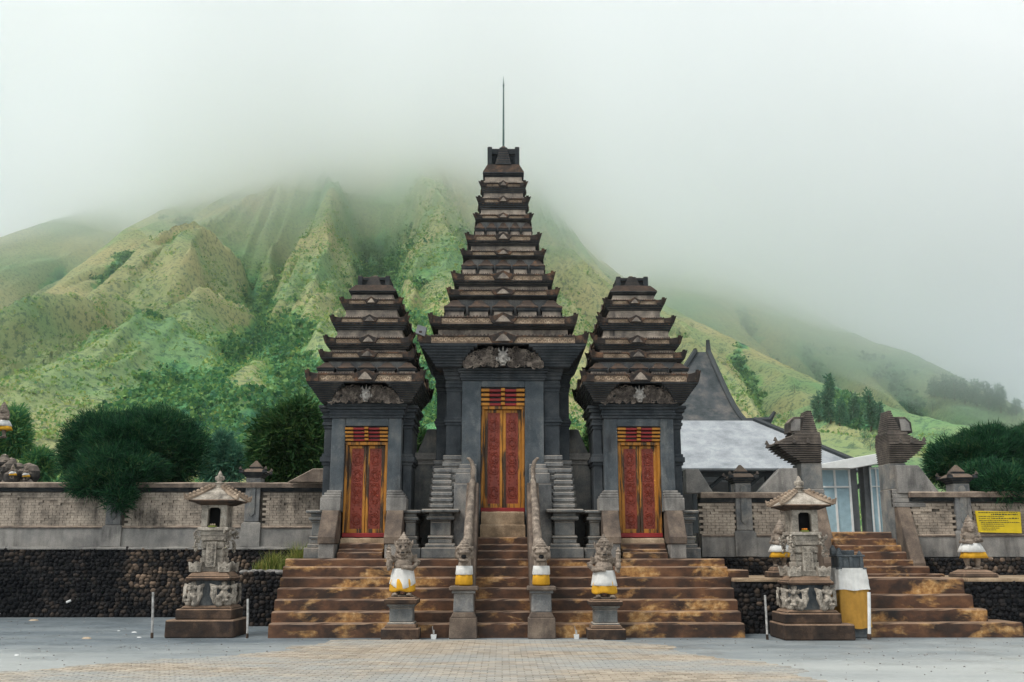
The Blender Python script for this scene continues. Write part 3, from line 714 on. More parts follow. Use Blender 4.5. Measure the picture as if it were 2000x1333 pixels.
# ------------------------------------------------------------------ wide steps, terrace
RIS = [0, .28, .49, .71, .93, 1.14, 1.36, ZT]
st = thing("wide_staircase", "wide rust stained stone steps leading up to the three gate towers", "steps", (0, 0, 0))
for k in range(7):
    y0 = .3*k; y1 = .3*(k+1)+.04 if k < 6 else 2.3
    for x0, x1 in ((-4.62-.02*k, -.86), (.86, 4.8+.01*k)):
        b = B(); b.slab(x0, x1, y0, y1+.3, RIS[k] if k == 0 else RIS[k]-.03, RIS[k+1], .2, .009); b.build("step", M_STEP, st)
b = B(); b.box(4.82, Xp(1457, 1.5, 1120), 1.25, 2.6, zl-.02, Zp(1113, 1.5)); b.build("side_block", M_STEP, st, .02)
tr = B(); tr.box(-4.72, 4.86, 2.25, 11, 0, ZT-.012); tr = tr.build("terrace", M_CONC); tr['kind'] = 'structure'
gr_ = B(); gr_.box(4.86, 30, 3.9, 60, 0, zl-.03); gr_.box(-40, -4.72, YL+.4, 60, 0, zc-.1); gr_ = gr_.build("upper_ground", M_SAND); gr_['kind'] = 'structure'

# central narrow staircase
cs = thing("central_staircase", "narrow dark stone staircase climbing between two serpent balustrades to the central door", "steps", (0, 0, 0))
CR = RIS[1:] + [Zp(1075, 2.1), Zp(1063, 2.3), Zp(1049.5, 2.5)]
zdoor = Zp(1000, 3.0)
for k, z in enumerate(CR):
    y0 = .3*k if k < 7 else 1.8+.22*(k-6)
    zz = 0 if k == 0 else CR[k-1]-.03
    b = B(); b.slab(-.56, .56, y0-.01, 3.2, zz, z, .14, .008); b.build("step", M_STEP, cs)
b = B(); b.slab(-.52, .52, 2.78, 3.3, CR[-1]-.03, (CR[-1]+zdoor)/2, .2, .01); b.slab(-.5, .5, 2.9, 3.3, (CR[-1]+zdoor)/2, zdoor, .2, .01); b.build("threshold", M_CURB, cs)

# ------------------------------------------------------------------ the gate towers
def kala(parent, xc, Y, z0, z1, hw):
    """carved demon face among scrolls, standing proud of its bay"""
    h = z1-z0; b = B()
    pts = [(xc-hw, z0)] + [(xc+hw*math.cos(t)*1.0, z0+h*(.18+.80*math.sin(t)**.7)) for t in np.linspace(math.pi*.97, .03*math.pi, 13)] + [(xc+hw, z0)]
    b.prism(pts[::-1], 'y', Y, Y+.12)
    r = random.Random(int(abs(xc)*10)+3)
    b.m = 1
    for k in range(95):
        x = r.uniform(.12, 1.0)*hw; zmax = h*(.16+.80*math.sqrt(max(0, 1-min(1, x/hw)**2)))
        z = r.uniform(.06, 1)*zmax*.97
        rr = r.uniform(.055, .10)
        for s_ in (-1, 1): b.curl(xc+s_*x, Y-.02-r.random()*.04, z0+z, rr, 1.25, s_*r.choice((-1, 1)), r.uniform(0, 6), rr*.19, 11)
    for k in range(7):          # plume rays
        a = R(22+k*9)
        for s_ in (-1, 1):
            b.tube([(xc+s_*hw*.28, Y-.02, z0+h*.25), (xc+s_*(hw*.28+math.cos(a)*hw*.33), Y-.05, z0+h*.25+math.sin(a)*h*.62)], [.022, .010], 5)
    out = b.build("kala_relief", [M_CORB, M_KALA], parent)
    f = B(); s_ = h*1.08; c = z0+h*.42; y = Y-.04
    f.ell((xc, y, c), (s_*.24, .13, s_*.34), 12, 8)
    f.ell((xc, y-.10, c-s_*.02), (s_*.07, .07, s_*.09)); f.ell((xc, y-.06, c-s_*.22), (s_*.17, .09, s_*.05)); f.ell((xc, y-.05, c-s_*.36), (s_*.13, .07, s_*.05))
    for q in (-1, 1):
        f.ell((xc+q*s_*.13, y-.07, c+s_*.13), (s_*.10, .07, s_*.10)); f.ell((xc+q*s_*.28, y, c-s_*.05), (s_*.07, .05, s_*.12))
        f.ell((xc+q*s_*.16, y-.05, c-s_*.14), (s_*.08, .06, s_*.06))
        f.tube([(xc+q*s_*.08, y-.1, c+s_*.2), (xc+q*s_*.2, y-.08, c+s_*.34), (xc+q*s_*.2, y-.04, c+s_*.5)], [.04*s_, .05*s_, .015*s_])
        f.tube([(xc+q*s_*.1, y-.1, c-s_*.2), (xc+q*s_*.11, y-.12, c-s_*.34)], [.03*s_, .01*s_])
        f.tube([(xc+q*s_*.04, y-.11, c-s_*.2), (xc+q*s_*.045, y-.12, c-s_*.29)], [.028*s_, .018*s_])
    f.tube([(xc, y-.03, c+s_*.3), (xc, y-.02, c+s_*.58)], [.06*s_, .02*s_])
    f.build("kala_face", M_KALA_W, out, smooth=True)
    return out

def tier(root, xc, yc, hw, ztip, zb, zcb, hn_b, hn_a, z_next, flat=False, relief=True, seed=0):
    H = ztip-zb; zf = zb+H*.60; gw0 = min(.26, hw*.17)+.02
    t = B()
    t.m = 0
    dz = (zb-zcb)/3
    for i, q in enumerate((.42, .66, .88)):
        a = hn_b+(hw-hn_b)*q; t.box(xc-a, xc+a, yc-a, yc+a, zcb+dz*i, zcb+dz*(i+1)-(.012 if i < 2 else 0))
        if i < 2: t.box(xc-a+.02, xc+a-.02, yc-a+.02, yc+a-.02, zcb+dz*(i+1)-.012, zcb+dz*(i+1))
    t.box(xc-hw-.01, xc+hw+.01, yc-hw-.01, yc+hw+.01, zb, zb+.022)
    t.m = 1
    t.box(xc-hw-.012, xc+hw+.012, yc-hw-.012, yc+hw+.012, zf, zf+.025)
    n = 3; zs = zf+.025+max(.02, (ztip-zf)*.30)
    for i in range(n):
        a0 = hw-.01+(hn_a-hw+.05)*(i/n); a1 = a0-(hw-hn_a)*.18
        t.fr(xc, yc, zf+.025+(zs-zf-.025)*i/n, zf+.025+(zs-zf-.025)*(i+1)/n, a0, a1)
    ob = t.build("roof_tier", [M_CORB, M_RUST], root, .006)
    f = B(); f.m = 1; f.box(xc-hw+.03, xc+hw-.03, yc-hw+.03, yc+hw-.03, zb+.022, zf); f.m = 0
    if relief:
        hh = (zf-zb-.03)*.47; xx = .14; zc = (zb+.022+zf)/2; k = 0
        while xx < hw-.22:
            for s_ in (-1, 1):
                f.curl(xc+s_*xx, yc-hw+.03, zc, hh, 1.2, s_*(1 if k % 2 else -1), (k % 2)*math.pi, hh*.3, 8)
            xx += hh*1.7; k += 1
        for yy in np.arange(-hw+.25, hw-.2, hh*1.9):
            s_ = 1 if xc < .5 else -1
            f.ell((xc+s_*(hw-.03), yc+yy, zc), (.02, hh*.8, hh*.8), 6, 4)
    f.build("frieze", [M_RELIEF, M_FBACK], ob)
    cr = B(); st_ = max(.055, hw*.045); kk = int((hw-.2)/st_)
    for k in range(-kk, kk+1):
        if abs(k*st_) < gw0*1.1: continue
        hh_ = (ztip-zf)*rnd.uniform(.22, .42); q_ = st_*.42
        cr.fr(xc+k*st_, yc-hw+.03, zf+.02, zf+.025+hh_, q_, q_*.3, .03, .012)
        for s_ in (-1, 1): cr.fr(xc+s_*(hw-.03), yc+k*st_, zf+.02, zf+.025+hh_, .03, .012, q_, q_*.3)
    # small blocks under the slab
    k2 = int((hw*.9)/(st_*1.6))
    for k in range(-k2, k2+1):
        cr.box(xc+k*st_*1.6-st_*.4, xc+k*st_*1.6+st_*.4, yc-hw+.0, yc-hw+.12, zb-dz*.55, zb-.002)
        for s_ in (-1, 1):
            xa_, xb_ = sorted((xc+s_*hw, xc+s_*(hw-.12))); cr.box(xa_, xb_, yc+k*st_*1.6-st_*.4, yc+k*st_*1.6+st_*.4, zb-dz*.55, zb-.002)
    tag(cr.build("carved_crest", M_RUST, ob), kind='stuff')
    # horned corners
    for sx in (-1, 1):
        for sy in (-1, 1):
            c = B(); X, Y = xc+sx*hw, yc+sy*hw; L = min(.26, hw*.24); th = .05
            zz0 = zb+.024
            pts = [(0, zz0), (0, ztip), (-.10*min(hw,1), zf+(ztip-zf)*.42), (-L, zf+.012), (-L, zz0)]
            px_ = [(X+sx*(.022 if p[0] == 0 else 0)+sx*(p[0]+(.06 if p[1] == ztip else 0)), p[1]) for p in pts]
            c.prism(px_ if sx < 0 else px_[::-1], 'y', Y+sy*.024, Y-sy*th)
            py_ = [(Y+sy*(.022 if p[0] == 0 else 0)+sy*(p[0]+(.06 if p[1] == ztip else 0)), p[1]) for p in pts]
            c.prism(py_ if sy > 0 else py_[::-1], 'x', X+sx*.021, X-sx*th)
            c.build("corner_horn", M_RUST, ob, .006)
    # little gables in the middle of the sides
    gw = min(.26, hw*.17)+.02
    for ax in ('y', 'x'):
        for s_ in (-1, 1):
            c0 = xc if ax == 'y' else yc; e = (yc if ax == 'y' else xc)+s_*hw
            gb = B(); gi = B()
            out = [(c0-gw*1.25, zf+.01), (c0-gw*.6, zf+H*.22), (c0, ztip+.02), (c0+gw*.6, zf+H*.22), (c0+gw*1.25, zf+.01), (c0+gw*.9, zb+.024), (c0-gw*.9, zb+.024)]
            gb.prism(out, ax, e+s_*.03, e-s_*.12)
            inn = [(c0-gw*.66, zb+H*.22), (c0-gw*.34, zf-.01), (c0-gw*.06, zf+H*.19), (c0+gw*.06, zf+H*.19), (c0+gw*.34, zf-.01), (c0+gw*.66, zb+H*.22)]
            gi.prism(inn, ax, e+s_*.028, e+s_*.045)
            gb.build("gable", M_RUST, ob, .006)
            gi.build("gable_panel", M_CREAM, ob, .004)
    # neck above
    if z_next > zs:
        nk = B(); nk.box(xc-hn_a, xc+hn_a, yc-hn_a, yc+hn_a, zs-.03, z_next)
        nk.box(xc-hn_a-.03, xc+hn_a+.03, yc-hn_a-.03, yc+hn_a+.03, zs-.01, zs+(z_next-zs)*.3)
        nk.build("neck", M_CREAM, root, .008)
    return ob
def turrets(root, xc, yc, hw, z0, z1, hin, n=5):
    pitch = 2*hw/(n); w_ = pitch*.44; H = z1-z0
    t = B(); t.m = 0
    t.box(-w_*.86, w_*.86, -w_*.8, w_*.8, 0, H*.30); 
    t.m = 1
    t.box(-w_*.92, w_*.92, -w_*.86, w_*.86, H*.30, H*.38); t.box(-w_, w_, -w_*.95, w_*.95, H*.38, H*.50)
    t.m = 2
    t.box(-w_*1.03, w_*1.03, -w_, w_, H*.50, H*.56)
    for i, (a, c) in enumerate(((1.0, .74), (.70, .56), (.54, .44))): t.fr(0, 0, H*(.56+i*.12), H*(.56+(i+1)*.12), w_*a, w_*c)
    t.fr(0, 0, H*.92, H*1.0, w_*.35, w_*.28)
    me = t.mesh("turret", mats=[M_CREAM, M_CORB, M_RUST])
    for i in range(n):
        p = -hw+pitch*(i+.5)
        for q in ((p, -hw+w_), (p, hw-w_)): inst("turret", me, (xc+q[0], yc+q[1], z0), root)
        if 0 < i < n-1:
            for q in ((-hw+w_, p), (hw-w_, p)): inst("turret", me, (xc+q[0], yc+q[1], z0), root)
    nk = B(); nk.box(xc-hin, xc+hin, yc-hin, yc+hin, z0-.05, z1+.06); nk.build("neck", M_PLINTH, root, .01)

def crown(root, xc, yc, hw, z0, z1, zs):
    c = B(); h = z1-z0
    for s_ in (-1, 1):
        for q in (-1, 1): c.box(xc+s_*hw, xc+s_*hw*.72, yc+q*hw, yc+q*hw*.72, z0, z1)
    c.box(xc-hw*.97, xc+hw*.97, yc-hw*.6, yc+hw*.6, z0, z1-h*.32); c.box(xc-hw*.98, xc+hw*.98, yc-hw*.7, yc+hw*.7, z1-h*.32, z1)
    c.build("crown", M_CORB, root, .01)
    p = B(); n = 7
    for i in range(n):
        a = hw*(.50-.28*i/n); p.fr(xc, yc-hw*.62, z0+h*1.02*i/n, z0+h*1.02*(i+.8)/n, a, a*.97, a*.9, a*.88)
        p.fr(xc, yc-hw*.62, z0+h*1.02*(i+.8)/n, z0+h*1.02*(i+1)/n, a*.9, a*.9)
    p.build("stepped_pyramid", M_CORB, root, .006)
    s_ = B(); s_.lathe([(hw*.2, 0), (hw*.2, (zs-z1)*.7), (hw*.13, (zs-z1))], (xc, yc-hw*.3, z1-.02), 10); s_.build("finial", M_CORB, root)

def moulded(b, x0, x1, yf, yb, prof):
    """prof: (z0, z1, expansion)"""
    for z0, z1, e in prof: b.box(x0-e, x1+e, yf-e, yb, z0, z1)

def door(root, xc, Y, z0, z1, hw, zl0, zl1, cheek=.0):
    """two carved red leaves in a worn gold frame, stepped lintel over them, red sill below"""
    d = thing("door", None, None, (0, 0, 0)) if False else None
    fr = B(); fw = hw*.13
    fr.box(xc-hw, xc-hw+fw, Y-.05, Y+.1, z0+.1, z1); fr.box(xc+hw-fw, xc+hw, Y-.05, Y+.1, z0+.1, z1); fr.box(xc-hw, xc+hw, Y-.06, Y+.1, z1-fw*.9, z1+.015)
    fr.box(xc-hw+fw, xc-hw+fw*1.35, Y-.02, Y+.1, z0+.1, z1-fw*.9); fr.box(xc+hw-fw*1.35, xc+hw-fw, Y-.02, Y+.1, z0+.1, z1-fw*.9)
    frame = fr.build("door_frame", M_GOLD, root, .008)
    sb = B(); sb.box(xc-hw, xc+hw, Y-.09, Y+.1, z0, z0+.1); sb.build("sill", M_REDB, frame, .01)
    a0, a1 = xc-hw+fw*1.35, xc+hw-fw*1.35; zt = z1-fw*.9
    for s_ in (-1, 1):
        l0, l1 = (a0, xc-.006) if s_ < 0 else (xc+.006, a1)
        lb = B(); wd = l1-l0; bd = wd*.155
        lb.box(l0, l0+bd, Y+.02, Y+.07, z0+.1, zt-.01); lb.box(l1-bd, l1, Y+.02, Y+.07, z0+.1, zt-.01)
        lb.box(l0+bd, l1-bd, Y+.02, Y+.07, z0+.1, z0+.1+bd*1.5); lb.box(l0+bd, l1-bd, Y+.02, Y+.07, zt-.01-bd, zt-.01)
        leaf_ = lb.build("door_leaf", M_GOLD, root, .006)
        pb = B(); p0, p1, q0, q1 = l0+bd, l1-bd, z0+.1+bd*1.5, zt-.01-bd
        pb.box(p0, p1, Y+.035, Y+.065, q0, q1)
        pc = (p0+p1)/2; pw = (p1-p0)/2; Hh = q1-q0
        for (f, sc) in ((.86, 1), (.66, 1), (.5, .9), (.38, 1), (.12, 1)):
            zc = q0+Hh*f
            for ring in (.82, .52):
                pb.tube([(pc+pw*ring*math.cos(t), Y+.034, zc+pw*ring*1.15*math.sin(t)*sc) for t in np.linspace(0, 2*math.pi, 13)], .011, 4, False)
            for t in range(6):
                an = t*math.pi/3+.3
                pb.curl(pc+pw*.45*math.cos(an), Y+.034, zc+pw*.5*math.sin(an), pw*.22, 1, 1 if math.cos(an) > 0 else -1, an, .010, 7)
        for k in range(26):
            for s2 in (-1, 1): pb.curl(pc+s2*pw*rnd.uniform(.2, .8), Y+.035, q0+Hh*(k+.5)/26, pw*.17, 1.1, s2, rnd.uniform(0, 6), .008, 7)
        pb.build("carved_panel", M_RED, leaf_)
    # lintel of stepped beams
    n = 4; dz = (zl1-zl0)/n
    lt = B()
    for i in range(n):
        e = .0+(.03*i); z = zl0+dz*i
        lt.m = 0
        for s_ in (-1, 1):
            xa, xb = sorted((xc+s_*(hw+.0), xc+s_*hw*.62)); lt.box(xa, xb, Y-.10-e, Y+.1, z, z+dz*.62)
        lt.box(xc-hw*.09, xc+hw*.09, Y-.12-e, Y+.1, z+.01, z+dz*.75)
        lt.m = 1
        lt.box(xc-hw*.62, xc-hw*.09, Y-.085-e, Y+.1, z, z+dz*.55); lt.box(xc+hw*.09, xc+hw*.62, Y-.085-e, Y+.1, z, z+dz*.55)
        lt.m = 2; lt.box(xc-hw, xc+hw, Y-.05, Y+.09, z+dz*.62, z+dz)
    lt.build("door_lintel", [M_GOLD_C, M_REDB, M_RIDGE], root, .005)

def fz(lst, Y): return [Zp(v, Y) for v in lst]

# ---- central tower
XC, YC = 0.0, 4.5
cg = thing("gate_tower", "tall central stone gate tower with many roof tiers and a red and gold door", "gate tower", (XC, YC, ZT), "split stone gate towers of the temple")
def hwz(pl, py, xc, yc, mirror_px=983.0):
    hw = 1.0
    for _ in range(25):
        p = P(pl, py, yc-hw); hw = xc-p.x
    return hw, p.z
yf = 3.1
zb_top = Zp(744, yf); z719 = Zp(719, yf-.1); z672 = Zp(672, 2.55)
o_hw = .525; z_lin1 = Zp(757, yf); z_lin0 = Zp(790, yf)
b = B()
b.box(-.98, -o_hw, yf, yf+.7, ZT, zb_top); b.box(o_hw, .98, yf, yf+.7, ZT, zb_top); b.box(-o_hw, o_hw, yf, yf+.7, z_lin1+.004, zb_top)
b.box(-o_hw, o_hw, yf+.26, yf+.7, zdoor, z_lin1); b.box(-1.3, 1.3, yf+.7, 5.9, ZT, z719)
b.build("wall", M_ANDESITE, cg, .012)
for s_ in (-1, 1):
    b = B()
    x0, x1 = sorted((s_*.62, s_*.98))
    zz = fz([946, 935, 925, 916, 907], yf)
    b.box(x0-.16 if s_ < 0 else x0, x1 if s_ < 0 else x1+.16, yf-.16, yf, ZT, zz[0])
    b.box(x0-.13 if s_ < 0 else x0, x1 if s_ < 0 else x1+.13, yf-.13, yf, zz[0], zz[2])
    b.box(x0-.09 if s_ < 0 else x0, x1 if s_ < 0 else x1+.09, yf-.09, yf, zz[2], zz[3])
    b.box(x0-.05 if s_ < 0 else x0, x1 if s_ < 0 else x1+.05, yf-.05, yf, zz[3], zz[4])
    b.build("jamb_base", M_PLINTH, cg, .015)
def column(root, xa, xb, yfr, yb, py, mat=M_ANDESITE_D, name="pilaster", ped=True, sgn=1):
    """py: dict of image heights of the mouldings"""
    Y = yfr; z = lambda v: Zp(v, Y)
    b = B()
    prof = [(z(py['base'][0]), z(py['cap'][0]), 0)]
    c0, c1 = z(py['cap'][0]), z(py['cap'][1]); n = 6
    for i in range(n):
        e = (.02, .045, .03, .07, .105, .14)[i]*py.get('ce', 1); prof.append((c0+(c1-c0)*i/n, c0+(c1-c0)*(i+1)/n-.006, e))
    r0, r1 = z(py['ring'][0]), z(py['ring'][1])
    for i, e in enumerate((.03, .055, .03)): prof.append((r0+(r1-r0)*i/3, r0+(r1-r0)*(i+1)/3, e))
    for z0, z1, e in prof: b.box(xa-e, xb+e, yfr-e, yb, z0, z1)
    col_ = b.build(name, mat, root, .01)
    b = B(); s0, s1 = z(py['steps'][0]), z(py['base'][0])
    n = py.get('n', 8)
    for i in range(n):
        e = py.get('se', .17)*(1-i/n)+.03; zz0 = s0+(s1-s0)*i/n; zz1 = s0+(s1-s0)*(i+1)/n
        b.box(xa-e*1.1-.012, xb+e*1.1+.012, yfr-e-.012, yb, zz0+(zz1-zz0)*.35, zz1); b.box(xa-e*1.1+.02, xb+e*1.1-.02, yfr-e+.02, yb, zz0, zz0+(zz1-zz0)*.35)
    b.build("stepped_base", M_PLINTH, root, .012)
    if ped:
        b = B(); p1, p0 = z(py['ped'][0]), z(py['ped'][1]); h = p1-p0; m = py.get('pe', .2)
        for f0, f1, e in ((.93, 1, 1.5), (.85, .93, .9), (.78, .85, 1.15), (.74, .78, .8), (.46, .74, .85), (.40, .46, 1.15), (.30, .40, .95), (.22, .30, 1.25), (0, .22, 1.55)):
            b.box(xa-m*e, xb+m*e, yfr-m*e, yb, p0+h*f0, p0+h*f1)
        b.build("pedestal", M_PLINTH, root, .018)
for s_ in (-1, 1):
    xa, xb = sorted((s_*.99, s_*1.36))
    column(cg, xa, xb, yf+.10, yf+1.0, dict(cap=(766, 720), ring=(831, 815), base=(890, 0), steps=(996, 0), ped=(996, 1087), se=.10, pe=.12, ce=.7))
    xa, xb = sorted((s_*1.37, s_*1.62))
    column(cg, xa, xb, yf+.55, yf+1.8, dict(cap=(766, 716), ring=(833, 818), base=(900, 0), steps=(996, 0), ped=(996, 1087), se=.10, pe=.12, ce=.9))
    b = B(); xa, xb = sorted((s_*1.25, s_*1.60)); zz0, zz1 = Zp(996, yf-.1), Zp(915, yf-.1)
    for i in range(7):
        e = .03+.13*(1-i/7); a0 = zz0+(zz1-zz0)*i/7; a1 = zz0+(zz1-zz0)*(i+1)/7
        b.box(xa-e*.6, xb+e*.6, yf-.02-e*.5, yf+.6, a0+(a1-a0)*.35, a1); b.box(xa-e*.6+.03, xb+e*.6-.03, yf+.01-e*.5, yf+.6, a0, a0+(a1-a0)*.35)
    b.build("stepped_base", M_PLINTH, cg, .014)
    b = B(); p1, p0 = zz0, ZT; h = p1-p0
    for f0, f1, e in ((.93, 1, .26), (.85, .93, .1), (.78, .85, .15), (.74, .78, .07), (.46, .74, .06), (.40, .46, .12), (.30, .40, .1), (.22, .30, .17), (0, .22, .25)):
        b.box(xa-e, xb+e, yf-.25-e, yf+.6, p0+h*f0, p0+h*f1)
    b.build("pedestal", M_ANDESITE_L, cg, .02)
b = B()
for i, e in enumerate((.02, .05, .035, .08, .11)):
    z0 = zb_top+(z719-zb_top)*i/5; z1 = zb_top+(z719-zb_top)*(i+1)/5-.006
    b.box(-.99-e, .99+e, yf-.02-e, yf+.8, z0, z1)
b.build("cornice", M_ANDESITE_D, cg, .008)
T = [(820, 648, 672, 672), (841, 612, 634, 641), (877, 562, 578, 582), (886, 530, 549, 557), (904, 487, 500, 504), (913, 455, 471, 479),
     (929, 417, 428, 432), (935, 384, 397, 408), (940.5, 354, 366, 376)]
ROWS = {1: (864, 619, 583), 3: (899, 531, 505), 5: (925, 457, 433)}       # turret rows above these tiers
def build_tiers(root, xc, yc, T, ROWS, top, crn, rel=True):
    dims = []
    for (pl, t0, t1, t2) in T:
        hw, zb = hwz(pl, t1, xc, yc); yy = yc-hw
        dims.append((hw, P(983, t0, yy).z, zb, P(983, t2, yy).z))
    hw, zt = hwz(top[0], top[2], xc, yc); tz = [P(983, v, yc-hw).z for v in top[1:]]
    topd = (hw, tz)
    for i, (hw, zt_, zb, zcb) in enumerate(dims):
        nxt = dims[i+1] if i+1 < len(dims) else (topd[0], 0, 0, topd[1][2])
        hb = dims[i-1][0] if i else hw
        hn_a = nxt[0]*.90; hn_b = hw*.90
        if i in ROWS:
            pl, r0, r1 = ROWS[i]; h2, _ = hwz(pl, r0, xc, yc)
            za = P(983, r0, yc-h2).z; zb_ = P(983, r1, yc-h2).z
            tier(root, xc, yc, hw, zt_, zb, zcb, hn_b, h2*.97, zt_-1, relief=rel)
            turrets(root, xc, yc, h2, min(za, zt_-.02), zb_, nxt[0]*.86)
            nk = B(); nk.box(xc-nxt[0]*.84, xc+nxt[0]*.84, yc-nxt[0]*.84, yc+nxt[0]*.84, zb_-.1, nxt[3]); nk.build("neck", M_CORB, root)
        else: tier(root, xc, yc, hw, zt_, zb, zcb, hn_b, hn_a, nxt[3], relief=rel)
    hw, (a, b_, c_) = topd
    t = B(); t.m = 0
    for i, q in enumerate((.88, .94, 1.0)): t.box(xc-hw*q, xc+hw*q, yc-hw*q, yc+hw*q, c_+(b_-c_)*i/3, c_+(b_-c_)*(i+1)/3-(.01 if i < 2 else 0))
    t.m = 1
    for i in range(5): t.fr(xc, yc, b_+(a-b_)*i/5, b_+(a-b_)*(i+1)/5, hw*(1-.045*i), hw*(.985-.045*i)-.012)
    t.build("top_roof", [M_CORB, M_RUST], root, .006)
    hc, _ = hwz(crn[0], crn[1], xc, yc); zz = [P(983, v, yc-hc).z for v in (crn[1], crn[2], crn[3])]
    crown(root, xc, yc, hc, a-.01, zz[1], zz[2])
    return dims, zz
dims, zz = build_tiers(cg, XC, YC, T, ROWS, (943, 318, 336, 345), (952, 318, 287, 277))
def corbel(root, xc, yc, hw1, hw0, z0, z1, bay, yfb, n=8, mat=M_ANDESITE_D):
    b = B()
    for i in range(n):
        a = hw0+(hw1-hw0)*((i+1)/n)**1.15; za = z0+(z1-z0)*i/n; zb = z0+(z1-z0)*(i+1)/n
        for s_ in (-1, 1):
            for (aa, u0, u1) in ((a-.035, za, za+(zb-za)*.3), (a, za+(zb-za)*.3, zb)):
                bayi = bay*(1-.38*((i+1)/n)**2)
                xa, xb = sorted((xc+s_*bayi, xc+s_*aa)); b.box(xa, xb, yc-aa, yc+aa, u0, u1)
    b.build("corbel", M_CORB if mat is None else mat, root, .006)
    k = B(); k.box(xc-bay-.02, xc+bay+.02, yfb, yc+hw0, z0, z1-.003); k.build("core", M_CORB, root)
corbel(cg, XC, YC, dims[0][0], 1.60, z719, dims[0][2], .99, yf-.02)
kala(cg, XC, yf-.30, z719+.0, dims[0][2]-.02, .93)
door(cg, XC, yf+.14, zdoor, Zp(795, yf+.1), o_hw-.004, Zp(793, yf+.1), z_lin1)
rb = B(); zr0 = zz[2]-.06; zr1 = P(982, 150, YC-.1).z
rb.lathe([(.028, 0), (.022, (zr1-zr0)*.5), (.016, zr1-zr0-.3), (.03, zr1-zr0-.28), (.012, zr1-zr0-.2), (.003, zr1-zr0)], (0, YC-dims[-1][0]*.3*.6, zr0), 8)
lr = rb.build("lightning_rod", M_ROD, loc=(0, YC, zr0)); tag(lr, "thin green-grey lightning rod on top of the central tower", "lightning rod")

